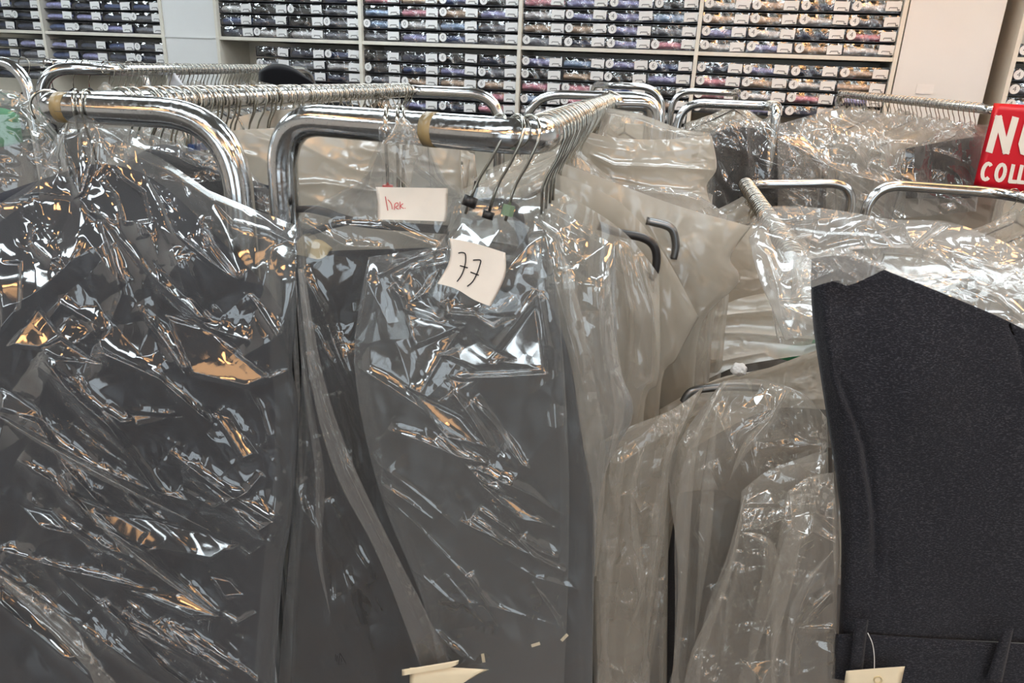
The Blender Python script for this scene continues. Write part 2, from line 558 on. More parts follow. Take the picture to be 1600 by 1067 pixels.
add_box(bm, (LW * 0.26, -0.0012, -0.012), (0.003, 0.001, 0.01), mi=1)
add_box(bm, (-LW * 0.26, -0.0012, -0.012), (0.003, 0.001, 0.008), mi=1)
add_box(bm, (LW * 0.34, -0.0012, -0.018), (LW * 0.16, 0.001, 0.006), mi=1)
label_me = bm_mesh('paper_label', bm, [PAPER_W, GREYINK])


def text_bm(txt, size, y=-0.0012):
    cu = bpy.data.curves.new('t', 'FONT')
    cu.body = txt
    cu.size = size
    cu.align_x = 'CENTER'
    cu.align_y = 'CENTER'
    cu.resolution_u = 3
    to = bpy.data.objects.new('t', cu)
    me = to.to_mesh()
    vs_ = [(v.co.x, y, v.co.y) for v in me.vertices]
    fs = [tuple(p.vertices) for p in me.polygons]
    to.to_mesh_clear()
    bpy.data.objects.remove(to)
    bpy.data.curves.remove(cu)
    return vs_, fs


stick_me = {}
for ch in '406':
    bm = bmesh.new()
    bmesh.ops.create_cone(bm, cap_ends=True, segments=20, radius1=PH * 0.37, radius2=PH * 0.37, depth=0.0015,
                          matrix=Matrix.Rotation(math.pi / 2, 4, 'X'))
    for f in bm.faces: f.material_index = 0
    vs_, fs = text_bm(ch, 0.036)
    bv = [bm.verts.new(v) for v in vs_]
    for f in fs:
        try: bm.faces.new([bv[i] for i in f]).material_index = 1
        except ValueError: pass
    stick_me[ch] = bm_mesh('size_sticker', bm, [PAPER_W, GREYINK], recalc=False)

ORD = ['first', 'second', 'third', 'fourth', 'fifth', 'sixth', 'seventh', 'eighth', 'ninth', 'tenth', 'eleventh', 'twelfth', 'thirteenth', 'fourteenth', 'fifteenth', 'sixteenth', 'seventeenth']


def colour_for(x, y, r):
    if x < 250: return r.choice(['navy', 'dark blue', 'navy', 'dark blue', 'slate grey', 'lavender'])
    if x < 560: return r.choice(['slate grey', 'pale grey', 'dark blue', 'black', 'navy', 'slate grey', 'white' if x < 400 else 'slate grey'])
    if x < 1090: return r.choice(['slate grey', 'lavender', 'dark blue', 'navy', 'black', 'lavender', 'pink', 'tan', 'pale grey', 'light blue'])
    if x < 1420: return r.choice(['tan', 'slate grey', 'pale grey', 'lavender', 'tan', 'pink', 'navy'])
    return r.choice(['navy', 'black', 'light blue', 'slate grey'])


rp = random.Random(5)


def column(kc, where, colname, empty_low=False, st_prob=0.5, dy=0.0, zoff=0.0):
    for comp, z0, rows in (('above middle board', 0.0105, 6), ('under middle board', -0.4695, 6)):
        if empty_low and z0 < 0: continue
        for r in range(rows):
            z = z0 + ROWH * (r + 0.5) * 0.985 + zoff
            q = project(shelf_pt(kc, dy, z))
            limit = 165 if q[0] < 600 else 215
            if q[0] < 380: limit = 118
            if q[0] > 1090: limit = 185
            if q[1] < -12 or q[1] > limit or q[0] < -30 or q[0] > 1640: continue
            col = colour_for(q[0], q[1], rp)
            e = empty('shirt_pack', shelf_pt(kc, dy + 0.002 + rp.uniform(0, 0.006), z - 0.002), SRZ + rp.uniform(-0.008, 0.008))
            nth = ORD[r] if z0 < 0 else ORD[r]
            tag(e, f'{col} shirt pack, {nth} up {comp}, {colname} {where}', 'shirt pack', 'boxed shirt packs ' + where)
            part('tray', tray_me, e)
            vv = rp.randrange(4)
            part('folded_shirt', shirt_me[(col, vv)], e)
            part('window_film', film_vars[rp.randrange(4)], e)
            lb = part('paper_label', label_me, e)
            lb.location = (PW * 0.5 - LW * 0.56 + rp.uniform(-0.006, 0.004), 0.006, rp.uniform(-0.004, 0.004))
            lb.rotation_euler = (0, rp.uniform(-0.05, 0.05), 0)
            if rp.random() < st_prob:
                st = part('size_sticker', stick_me['4' if q[0] > 1100 else rp.choice('0064')], e)
                st.location = (-PW * 0.5 + PH * 0.42 + rp.uniform(0, 0.004), 0.006, rp.uniform(-0.003, 0.003))


for b_ in range(4):
    for c in range(4):
        n = b_ * 4 + c
        column(b_ + (0.011 + PW * (c + 0.5)) / BAY, 'of the main shelf', ORD[n] + ' column', empty_low=(n == 0),
               st_prob=(0.15, 0.35, 0.6, 0.85)[b_])
for n, c in enumerate((3, 2, 1, 0)):
    column(-1.37 + (0.011 + (0.96 * BAY - 0.022) / 4 * (c + 0.5)) / BAY, 'of left shelf', ORD[n] + ' column from right', st_prob=0.12)
for n, c in enumerate((3, 2)):
    column(-2.34 + (0.011 + (0.96 * BAY - 0.022) / 4 * (c + 0.5)) / BAY, 'of left shelf', ORD[n + 4] + ' column from right', st_prob=0.1)
column(4.53 + (0.013 + PW * 0.5) / BAY, 'of the right shelf', 'first column', st_prob=1.0, dy=-0.03, zoff=0.02)

# ------------------------------------------------------------------ crumpled sheet toolkit
_rt = np.random.RandomState(11)
TAB = _rt.rand(24, 97, 97)


def vnoise(x, y, seed):
    T = TAB[seed % 24]
    xi, yi = np.floor(x).astype(int), np.floor(y).astype(int)
    fx, fy = x - xi, y - yi
    fx, fy = fx * fx * (3 - 2 * fx), fy * fy * (3 - 2 * fy)
    a, b_, c, d = T[yi % 97, xi % 97], T[yi % 97, (xi + 1) % 97], T[(yi + 1) % 97, xi % 97], T[(yi + 1) % 97, (xi + 1) % 97]
    return (a * (1 - fx) + b_ * fx) * (1 - fy) + (c * (1 - fx) + d * fx) * fy


def facets(x, y, cell, ang=0.0, stretch=1.0, seed=0, warp=0.6):
    """piecewise-flat random relief in -0.5..0.5: flat facets that meet in sharp creases"""
    ca, sa = math.cos(ang), math.sin(ang)
    u = (x * ca + y * sa) / (cell * stretch)
    v = (-x * sa + y * ca) / cell
    u2 = u + warp * (vnoise(u * 0.7 + 3, v * 0.7, seed + 5) - 0.5) * 2
    v2 = v + warp * (vnoise(u * 0.7, v * 0.7 + 9, seed + 7) - 0.5) * 2
    T = TAB[(seed + 2) % 24]
    xi, yi = np.floor(u2).astype(int), np.floor(v2).astype(int)
    fx, fy = u2 - xi, v2 - yi
    h00, h10 = T[yi % 97, xi % 97], T[yi % 97, (xi + 1) % 97]
    h01, h11 = T[(yi + 1) % 97, xi % 97], T[(yi + 1) % 97, (xi + 1) % 97]
    lo = h00 + (h10 - h00) * fx + (h11 - h10) * fy
    hi = h00 + (h01 - h00) * fy + (h11 - h01) * fx
    return np.where(fx > fy, lo, hi) - 0.5


def ridge(x, y, pts, amp, w, side=0.0):
    """sharp fold along a polyline (photo pixels), amp metres high, w pixels wide"""
    best = np.full(x.shape, 1e9)
    sg = np.zeros(x.shape)
    tt = np.zeros(x.shape)
    n = len(pts) - 1
    for i in range(n):
        ax, ay = pts[i]
        bx, by = pts[i + 1]
        dx, dy = bx - ax, by - ay
        L2 = dx * dx + dy * dy + 1e-9
        t = np.clip(((x - ax) * dx + (y - ay) * dy) / L2, 0, 1)
        d = np.hypot(x - ax - t * dx, y - ay - t * dy)
        s_ = ((x - ax) * dy - (y - ay) * dx) / math.sqrt(L2)
        m = d < best
        best = np.where(m, d, best)
        sg = np.where(m, s_, sg)
        tt = np.where(m, (i + t) / n, tt)
    ww = w * np.where(sg > 0, 1 + side, 1 - side)
    taper = np.sqrt(np.clip(1 - np.abs(2 * tt - 1) ** 3, 0, 1)) * 0.9 + 0.1
    return amp * taper * np.exp(-best / ww)


def aim(poly, lamp, Y=0.82):
    """slope a fold has when it faces half way between the viewer and a ceiling lamp"""
    cx, cy = sum(p[0] for p in poly) / len(poly), sum(p[1] for p in poly) / len(poly)
    P = at(cx, cy, Y)
    v = (Vector((0, 0, CZ)) - P).normalized()
    n = (v + (Vector(lamp) - P).normalized()).normalized()
    k = Y / F * 100
    return (poly, n.x / n.y * k, n.z / -n.y * k)


def tilt(x, y, poly, sx, sy):
    """a flat facet: inside the polygon the film tips by (sx, sy) metres per 100 px"""
    inside = np.full(x.shape, 1e9)
    n = len(poly)
    area = sum(poly[i][0] * poly[(i + 1) % n][1] - poly[(i + 1) % n][0] * poly[i][1] for i in range(n))
    sgn = 1 if area > 0 else -1
    cx, cy = sum(p[0] for p in poly) / n, sum(p[1] for p in poly) / n
    for i in range(n):
        ax, ay = poly[i]
        bx, by = poly[(i + 1) % n]
        L = math.hypot(bx - ax, by - ay) + 1e-9
        d = sgn * ((bx - ax) * (y - ay) - (by - ay) * (x - ax)) / L
        inside = np.minimum(inside, d)
    m = np.clip(inside / 5 + 0.5, 0, 1)
    return m, ((x - cx) * sx + (y - cy) * sy) / 100.0


def resample(pts, n, smooth=0):
    P = np.array(pts, dtype=float)
    if smooth and len(P) > 2:
        P = np.array([(p.x, p.y) for p in smooth_path([(a, b, 0) for a, b in pts], smooth)])
    d = np.concatenate([[0], np.cumsum(np.hypot(*np.diff(P, axis=0).T))])
    t = np.linspace(0, d[-1], n)
    return np.stack([np.interp(t, d, P[:, 0]), np.interp(t, d, P[:, 1])], 1)


def unproject(px, py, Y):
    a, b_ = (px - 800) / F, -(py - 533.5) / F
    dx = FW.x + a * RT.x + b_ * UP.x
    dy = FW.y + a * RT.y + b_ * UP.y
    dz = FW.z + a * RT.z + b_ * UP.z
    t = Y / dy
    return np.stack([dx * t, Y + 0 * dx, CZ + dz * t], -1)


def coons(T, B, L, R, nx, ny, sm=5):
    L = L or [T[0], B[0]]
    R = R or [T[-1], B[-1]]
    t, b_ = resample(T, nx, sm), resample(B, nx, sm)
    l, r = resample(L, ny, sm), resample(R, ny, sm)
    u = np.linspace(0, 1, nx)[None, :, None]
    v = np.linspace(0, 1, ny)[:, None, None]
    return ((1 - v) * t[None] + v * b_[None] + (1 - u) * l[:, None] + u * r[:, None]
            - ((1 - u) * (1 - v) * t[0] + u * (1 - v) * t[-1] + (1 - u) * v * b_[0] + u * v * b_[-1]))


def sheet(name, mat, T, B, Y, L=None, R=None, nx=100, ny=100, relief=None, thick=0.03, bulge=0.02, nb=8, closed=True, sm=5, edge=0.06, parent=None, capped=False):
    """a film bag or a cloth: front face with relief, wrapped round to a plain back face at its own depth"""
    P = coons(T, B, L, R, nx, ny, sm)
    X, Yp = P[..., 0], P[..., 1]
    u = np.linspace(0, 1, nx)[None, :]
    v = np.linspace(0, 1, ny)[:, None]
    Y0 = Y(X, Yp) if callable(Y) else np.full(X.shape, float(Y))
    eg = np.clip(np.minimum(u, 1 - u) / edge, 0, 1) ** 0.5
    h = bulge * eg * (0.4 + 0.6 * np.clip(v / 0.15, 0, 1))
    if relief is not None:
        h = h + relief(X, Yp) * (0.25 + 0.75 * eg)
    V = unproject(X, Yp, Y0 - h)
    cols = nx
    if closed:
        idx = np.linspace(nx - 1, 0, nb + 2).astype(int)[1:-1]
        Xb, Yb, Y0b = X[:, idx], Yp[:, idx], Y0[:, idx]
        ub = u[:, idx]
        egb = np.clip(np.minimum(ub, 1 - ub) / (edge * 2), 0, 1) ** 0.5
        Vb = unproject(Xb, Yb, Y0b + thick * egb * np.clip(v / 0.1, 0.15, 1))
        V = np.concatenate([V, Vb], 1)
        cols = nx + nb
    ii = np.arange(ny * cols).reshape(ny, cols)
    if closed:
        a, b_ = ii[:-1, :], np.roll(ii, -1, 1)[:-1, :]
        c, d = np.roll(ii, -1, 1)[1:, :], ii[1:, :]
    else:
        a, b_, c, d = ii[:-1, :-1], ii[:-1, 1:], ii[1:, 1:], ii[1:, :-1]
    Fc = np.stack([a, d, c, b_], -1).reshape(-1, 4)
    me = mesh_grid(name, V.reshape(-1, 3), Fc, mat)
    if capped and closed:
        bm = bmesh.new()
        bm.from_mesh(me)
        bmesh.ops.holes_fill(bm, edges=[e for e in bm.edges if e.is_boundary], sides=0)
        bm.to_mesh(me)
        bm.free()
    return part(name, me, parent)


def crumple(big=0.016, mid=0.005, fine=0.0012, ang=0.9, st=2.2, seed=0, cell=95, ridges=(), tilts=()):
    def fn(x, y):
        h = big * facets(x, y, cell, ang, st, seed)
        h += big * 0.6 * facets(x, y, cell * 0.62, ang + 1.1, 1.5, seed + 3)
        m = np.clip(vnoise(x / 90, y / 90, seed + 1) * 2.6 - 0.8, 0, 1)
        h += mid * facets(x, y, cell * 0.27, ang + 0.3, 1.8, seed + 4) * (0.12 + m)
        m2 = np.clip(vnoise(x / 55, y / 55, seed + 6) * 3.4 - 1.7, 0, 1)
        h += fine * 2.5 * facets(x, y, cell * 0.09, ang - 0.4, 1.6, seed + 8) * m2
        for r in ridges:
            h += ridge(x, y, *r)
        for t in tilts:
            m_, pl_ = tilt(x, y, *t)
            h = h * (1 - 0.88 * m_) + m_ * pl_
        return h
    return fn


def on_arm(px, a=None, b_=None):
    """point on the centre line of a rack arm (a, b_) seen at photo column px"""
    a, b_ = a or cA, b_ or cB
    lo, hi = 0.0, 1.0
    up = project(b_)[0] > project(a)[0]
    for _ in range(40):
        m = (lo + hi) / 2
        if (project(a.lerp(b_, m))[0] < px) == up: lo = m
        else: hi = m
    return a.lerp(b_, lo)


# ------------------------------------------------------------------ hangers
def hook_path(r=0.0215, drop=0.085):
    """hook in the local XZ plane, tube centre at origin, shank down to z = -drop"""
    pts = []
    for a in range(-35, 196, 15):
        t = math.radians(a)
        pts.append((-r * math.cos(t), 0, r * math.sin(t)))
    pts = pts[0:]
    # from -x side over the top to +x side, then back to the centre line
    pts += [(r * 0.62, 0, -r * 0.85 - 0.008), (0.004, 0, -r - 0.022), (0, 0, -r - 0.034), (0, 0, -drop)]
    return pts


bm = bmesh.new()
tube_into(bm, hook_path(), 0.0018, 6)
HOOK = bm_mesh('hook', bm, WIRE)
bm = bmesh.new()
arm = [(-0.2, 0, -0.195), (-0.18, 0, -0.175), (-0.1, 0, -0.135), (-0.01, 0, -0.084), (0.01, 0, -0.084), (0.1, 0, -0.135), (0.18, 0, -0.175), (0.2, 0, -0.195)]
tube_into(bm, smooth_path(arm, 3), 0.005, 6, flat=0.6)
tube_into(bm, [(-0.185, 0, -0.18), (-0.18, 0, -0.215), (0.18, 0, -0.215), (0.185, 0, -0.18)], 0.003, 6)
ARMS = bm_mesh('shoulder_bar', bm, BLACKP)
MARK = {}
for nm, m in (('black', BLACKP), ('red', REDP), ('blue', BLUEP), ('yellow', YELP), ('green', GREENP)):
    bm = bmesh.new()
    bmesh.ops.create_cone(bm, cap_ends=True, segments=10, radius1=0.0062, radius2=0.0062, depth=0.011, matrix=Matrix.Translation((0, 0, -0.074)))
    MARK[nm] = bm_mesh('size_marker', bm, m)


def hanger(pos, rz, label, group=None, tilt_=0.0, marker=None, arms=True, swing=0.0, scale=1.0):
    e = empty('clothes_hanger', pos, rz)
    e.rotation_euler = (tilt_, swing, rz)
    e.scale = (scale,) * 3
    tag(e, label, 'hanger', group)
    part('hook', HOOK, e)
    if arms: part('shoulder_bar', ARMS, e)
    if marker: part('size_marker', MARK[marker], e)
    return e


# generic hanging film bag + garment, local frame: width along X, rail above the origin
def bag_local(name, mat, seed, w=0.235, top=-0.04, sh=-0.17, bot=-0.78, nx=70, ny=84, amp=0.012, nb=14, th=0.02, flare=0.02):
    u = np.linspace(-1, 1, nx)[None, :] * np.ones((ny, 1))
    v = np.linspace(0, 1, ny)[:, None] * np.ones((1, nx))
    au = np.abs(u)
    prof = top - (top * -1 * 0) - (sh * -1 + top) * np.clip(au, 0, 1) ** 0.8  # shoulder slope
    rr = np.random.RandomState(seed)
    prof = prof + 0.02 * (vnoise(u * 3 + seed, v * 0, seed) - 0.5)
    z = prof + (bot - prof) * v ** 1.1
    half = w * (1 + flare * v)
    x = u * half + 0.012 * (vnoise(v * 5 + seed, u * 0 + 2, seed) - 0.5) * au
    gx, gz = x * 1200 + 400 * seed, z * 1200
    h = amp * facets(gx, gz, 80, 1.2 + 0.6 * rr.rand(), 2.4, seed) + amp * 0.7 * facets(gx, gz, 40, 0.4, 1.8, seed + 3) + amp * 0.35 * facets(gx, gz, 16, 1.9, 1.6, seed + 5)
    h = h * 1.5
    eg = np.clip((1 - au) / 0.08, 0, 1) ** 0.5
    y = -th * eg * np.clip(v / 0.12, 0.1, 1) - h * (0.4 + 0.6 * eg)
    Vf = np.stack([x, y, z], -1)
    idx = np.linspace(nx - 1, 0, nb + 2).astype(int)[1:-1]
    yb = th * eg[:, idx] * np.clip(v[:, idx] / 0.12, 0.1, 1) + h[:, idx] * 0.5
    Vb = np.stack([x[:, idx], yb, z[:, idx]], -1)
    V = np.concatenate([Vf, Vb], 1)
    cols = nx + nb
    ii = np.arange(ny * cols).reshape(ny, cols)
    a, b_ = ii[:-1, :], np.roll(ii, -1, 1)[:-1, :]
    c, d = np.roll(ii, -1, 1)[1:, :], ii[1:, :]
    return mesh_grid(name, V.reshape(-1, 3), np.stack([a, d, c, b_], -1).reshape(-1, 4), mat)


BAGS = {}
for key, m, a_ in (('clear', FILM, 0.012), ('milky', FILM_M, 0.014), ('beige', FILM_BEIGE, 0.012), ('white', FILM_W, 0.02)):
    BAGS[key] = [bag_local('film_bag', m, s_ * 3 + 1, amp=a_) for s_ in range(4)]


def garment_local(mat, w=0.19, top=-0.2, bot=-0.72, th=0.007, seed=0, kind='trousers'):
    nx, ny, nb = 16, 20, 12
    u = np.linspace(-1, 1, nx)[None, :] * np.ones((ny, 1))
    v = np.linspace(0, 1, ny)[:, None] * np.ones((1, nx))
    if kind == 'jacket':
        prof = -0.12 - 0.06 * np.abs(u) ** 1.3
    else:
        prof = top - 0.01 * np.abs(u) ** 4
    z = prof + (bot - prof) * v
    x = u * w * (1 + 0.04 * v)
    h = 0.005 * np.sin(u * 7 + seed) + 0.004 * (vnoise(u * 4 + seed, v * 3, seed) - 0.5)
    eg = np.sqrt(np.clip(1 - u * u, 0, 1))
    tp = np.clip(v / 0.05, 0.02, 1) ** 0.5
    Vf = np.stack([x, -(th + h) * eg * tp, z], -1)
    idx = np.linspace(nx - 1, 0, nb + 2).astype(int)[1:-1]
    Vb = np.stack([x[:, idx], (th * eg * tp)[:, idx], z[:, idx]], -1)
    V = np.concatenate([Vf, Vb], 1)
    cols = nx + nb
    ii = np.arange(ny * cols).reshape(ny, cols)
    a, b_ = ii[:-1, :], np.roll(ii, -1, 1)[:-1, :]
    c, d = np.roll(ii, -1, 1)[1:, :], ii[1:, :]
    return mesh_grid('garment', V.reshape(-1, 3), np.stack([a, d, c, b_], -1).reshape(-1, 4), mat)


GARM = {}
for nm, m in (('navy', NAVY), ('charcoal', CHARCOAL), ('brown', BROWN), ('beige', BEIGE), ('white', WHITEC), ('black', BLACKC), ('red', REDC), ('green', GREEN)):
    GARM[nm] = (garment_local(m, seed=1), garment_local(m, w=0.2, seed=2, kind='jacket'))


def place_bag(pos, rz, key, v, label, group, sx=1.0, sz=1.0, lean=0.0, name='garment_bag', sy=1.0):
    o = bpy.data.objects.new(name, BAGS[key][v % 4])
    o.location = pos
    o.rotation_euler = (lean, 0, rz)
    o.scale = (sx, sy, sz)
    link(o)
    return tag(o, label, 'garment bag', group)


def place_garment(pos, rz, col, kind, label, group, sx=1.0, sz=1.0):
    o = bpy.data.objects.new('jacket' if kind else 'folded_trousers', GARM[col][kind])
    o.location = pos
    o.rotation_euler = (0, 0, rz)
    o.scale = (sx, 1, sz)
    link(o)
    return tag(o, label, 'clothes', group)


# ------------------------------------------------------------------ racks
def rack(label, cols, r=0.018, bend=0.07):
    """cols: list of world points of the bent top tube; both ends run down to the floor"""
    p0, p1 = cols[0], cols[-1]
    e = empty('garment_rack', (p0.x, p0.y, 0))
    tag(e, label, 'clothes rack')
    loc = Vector((p0.x, p0.y, 0))
    path = [Vector((p0.x, p0.y, 0.08))] + cols + [Vector((p1.x, p1.y, 0.08))]
    path = round_path([p - loc for p in path], bend, 10)
    bm = bmesh.new()
    tube_into(bm, path, r, 20)
    part('frame_tube', bm_mesh('frame_tube', bm, CHROME), e)
    for p in (p0, p1):
        q = p - loc
        bm = bmesh.new()
        tube_into(bm, [(q.x - 0.02, q.y, 0.085), (q.x + (0.45 if cols[1].x > cols[0].x else -0.45), q.y, 0.085)], r * 0.9, 12)
        part('foot', bm_mesh('foot', bm, CHROME), e)
        for dx in (0, 0.42 if cols[1].x > cols[0].x else -0.42):
            bm = bmesh.new()
            bmesh.ops.create_cone(bm, cap_ends=True, segments=16, radius1=0.034, radius2=0.034, depth=0.025, matrix=Matrix.Translation((q.x + dx, q.y, 0.034)) @ Matrix.Rotation(math.pi / 2, 4, 'Y'))
            add_box(bm, (q.x + dx, q.y, 0.066), (0.03, 0.03, 0.03), 0.003)
            part('castor', bm_mesh('castor', bm, BLACKP), e)
    return e


# centre rack
def on_level(px, py, z):
    d = FW + RT * ((px - 800) / F) - UP * ((py - 533.5) / F)
    return Vector((0, 0, CZ)) + d * ((z - CZ) / d.z)


Zc = at(650, 194, 0.88).z
cA, cB = at(437, 190, 0.90), on_level(840, 216, Zc)
cA.z = Zc
cF = at(948, 161, 1.85)
cF2 = cF + Vector((0.12, 0.05, 0))
rack('large chrome garment rack in the centre front, its bent tube over the numbered bag', [cA, cB, cF, cF2], bend=(0.062, 0.05, 0.04, 0.04))
# left rack
Zl = at(200, 172, 0.93).z
lA, lB = at(362, 178, 0.90), at(72, 170, 0.93)
lA.z = lB.z = Zl
lF = at(640, 142, 2.40)
lF2 = at(783, 148, 2.40)
rack('chrome garment rack at the front left with a long rail of hooks', [lA, lB, lF, lF2], bend=(0.085, 0.025, 0.04, 0.1))
# right low racks
rF2, rF = at(1336, 286, 2.85), at(1165, 288, 2.9)
rN = Vector((0.50, 0.98, rF.z))
rN2 = Vector((0.98, 0.98, rF.z))
rack('low chrome rack on the right whose far end shows beyond the crumpled film', [rN2, rN, rF, rF2], bend=0.09)
qA, qB = at(1362, 287, 2.55), at(1570, 302, 2.5)
qC = Vector((qB.x - 0.02, 1.45, qB.z))
rack('low chrome rack at the right edge under the red sign', [qA, qB, qC, qC + Vector((0.5, 0, 0))], bend=0.1)
# mid right racks
m1, m2 = at(1062, 160, 3.25), at(1200, 166, 3.2)
mN = Vector((m2.x - 0.02, 3.02, m2.z))
rack('chrome rack holding dark clothes in film right of centre', [m1, m2, mN], r=0.018, bend=(0.1, 0.05, 0.05))
m3, m4 = at(1052, 141, 4.0), at(1150, 146, 3.95)
rack('rearmost small chrome rack right of centre, close to the shelf wall', [m3, m4, m4 + Vector((0.1, 0.35, 0))], r=0.016, bend=0.1)
# sign rack
g1, g2 = at(1312, 147, 4.3), at(1550, 172, 2.95)
rack('grey metal rack with a straight rail of hooks behind the red sign', [g1, g2, g2 + Vector((0.4, 0, 0))], r=0.017, bend=0.05)
# centre back racks
b1, b2, b3 = at(822, 146, 3.0), at(950, 150, 2.95), at(1036, 152, 2.9)
rack('chrome rack with a wide bent end just behind the centre rack', [b1, b2, b3, ][0:3], r=0.017, bend=0.14)
b4, b5 = at(955, 134, 3.5), at(1039, 136, 3.5)
rack('second chrome rack end standing behind the centre rack, by the shelf', [b4 + Vector((-0.05, 0.4, 0)), b4, b5], r=0.015, bend=0.12)
# far left racks
f1, f2 = at(58, 104, 2.45), at(170, 110, 2.5)
f3 = at(440, 108, 3.9)
rack('chrome rack at the back left with closely packed hooks', [f1, f2, f3, f3 + Vector((0.1, 0.2, 0))], r=0.018, bend=0.1)
f4, f5 = at(38, 98, 2.3), at(-90, 96, 2.4)
rack('chrome rack end cut off by the left edge of the picture', [f4, f5, f5 + Vector((-0.5, 1.3, 0)), f5 + Vector((0, 1.3, 0))], r=0.017, bend=0.1)


_ones = ['', 'first', 'second', 'third', 'fourth', 'fifth', 'sixth', 'seventh', 'eighth', 'ninth', 'tenth', 'eleventh', 'twelfth', 'thirteenth', 'fourteenth', 'fifteenth', 'sixteenth', 'seventeenth', 'eighteenth', 'nineteenth']
_tens = {2: ('twentieth', 'twenty'), 3: ('thirtieth', 'thirty'), 4: ('fortieth', 'forty'), 5: ('fiftieth', 'fifty'), 6: ('sixtieth', 'sixty')}


def nth(n):
    if n < 20: return _ones[n]
    a, b_ = divmod(n, 10)
    return _tens[a][0] if b_ == 0 else _tens[a][1] + '-' + _ones[b_]


def row(p0, p1, n, t0, t1, what, bagkey, garm, rz_off=0.0, bags=True, every=1, markers=(), sx=1.0, sz=1.0, arms=True, hs=1.0, seed=0, bunch=0.0, kinds=(0,), lean=0.03, hooks=True, gz=1.0, ymin=0.0):
    r = random.Random(seed)
    d = p1 - p0
    rz = math.atan2(d.y, d.x) - math.pi / 2 + rz_off
    for i in range(n):
        t = t0 + (t1 - t0) * (i + r.uniform(-0.2, 0.2) * (1 + 2 * bunch)) / max(1, n - 1)
        p = p0 + d * t
        a = rz + r.uniform(-0.06, 0.06) * (1 + bunch * 2)
        if hooks:
            hanger(p + Vector((0, 0, 0.0)), a + r.choice((0, 0, math.pi) if bunch else (0,)), f'wire hook, {nth(i + 1)} along {what}', f'hooks {what}', tilt_=r.uniform(-0.06, 0.06) * (1 + bunch * 2), marker=r.choice(markers) if markers else None, arms=arms and i % every == 0 and p.y > ymin, scale=hs)
        if i % every == 0 and p.y > ymin:
            if garm:
                c = r.choice(garm)
                k_ = r.choice(kinds)
                place_garment(p, a, c, k_, f'{c} {"jacket" if k_ else "trousers"}, {nth(i // every + 1)} along {what}', f'{c} {"jackets" if k_ else "trousers"} {what}', sx=sx, sz=sz * gz)
            if bags:
                key = r.choice(bagkey)
                nmk = {'clear': 'clear', 'milky': 'milky', 'beige': 'dusty beige', 'white': 'whitish'}[key]
                place_bag(p + Vector((r.uniform(-0.015, 0.015), 0, r.uniform(-0.012, 0.01))), a + r.uniform(-0.05, 0.05), key, r.randrange(4), f'{nmk} garment bag, {nth(i // every + 1)} along {what}', f'{nmk} bags {what}', sx=sx * r.uniform(0.95, 1.08), sz=sz, lean=r.uniform(-lean, lean))


# centre rail
row(cB, cF, 32, 0.05, 0.985, 'on the centre rack rail', ['milky', 'beige'], ['charcoal', 'charcoal', 'brown'], every=2, seed=3, gz=0.95, ymin=1.04)
# left rail
row(lB, lF, 24, 0.10, 0.40, 'on the near half of the left rack rail', ['clear', 'milky'], ['navy', 'charcoal'], every=4, seed=4, arms=True, bunch=1.0, markers=('blue', 'black', None))
row(lB, lF, 36, 0.42, 0.98, 'on the far half of the left rack rail', ['beige', 'milky'], ['beige', 'charcoal'], every=4, seed=5, markers=('yellow', 'blue', 'black', None), bunch=0.6)
# low right rail
row(rN, rF, 40, 0.30, 0.995, 'on the low right rack', ['milky', 'beige'], ['charcoal', 'beige'], every=3, seed=6, hs=1.2)
row(qC, qB, 14, 0.25, 0.95, 'on the right edge rack', ['beige', 'milky'], ['charcoal', 'brown'], every=2, seed=8)
# dark clothes rack, sign rack
row(mN, m2, 5, 0.2, 0.9, 'on the dark clothes rack right of centre', ['clear', 'milky'], ['black', 'charcoal'], every=1, seed=9, kinds=(1,), sx=0.85)
row(m4, m4 + Vector((0.1, 0.35, 0)), 9, 0.0, 0.9, 'on the rearmost rack', ['milky'], None, seed=10, every=2)
row(g1, g2, 36, 0.02, 0.94, 'on the rail behind the red sign', ['beige', 'milky', 'clear'], ['charcoal', 'beige'], every=2, seed=11, markers=())
row(b2 + Vector((0, -0.6, -0.02)), b2, 10, 0.1, 0.95, 'on the rack behind the centre rail', ['beige', 'milky'], None, every=1, seed=12)
# far left
row(f2, f3, 44, 0.0, 0.97, 'on the back left rack', ['milky', 'clear'], ['white', 'charcoal', 'navy', 'black', 'red'], every=3, seed=13, markers=('yellow', 'green', 'black', None), kinds=(0, 1))
row(f5 + Vector((0.1, 0.0, 0)), f5 + Vector((0.4, 1.5, 0)), 14, 0.05, 0.9, 'on the rack at the far left edge', ['clear'], ['black', 'charcoal', 'red'], every=1, seed=14, kinds=(1,), bags=False)

# ------------------------------------------------------------------ front left bag and its clothes
A_R = [(462, 352), (464, 450), (461, 520), (457, 577), (466, 640), (457, 800), (441, 900), (426, 1110)]


def lean_y(y0, y1, ya, yb):
    def fn(x, y):
        t = np.clip((y - ya) / (yb - ya) * 0.8, 0, 1)
        return y0 + (y1 - y0) * t * t * (3 - 2 * t)
    return fn


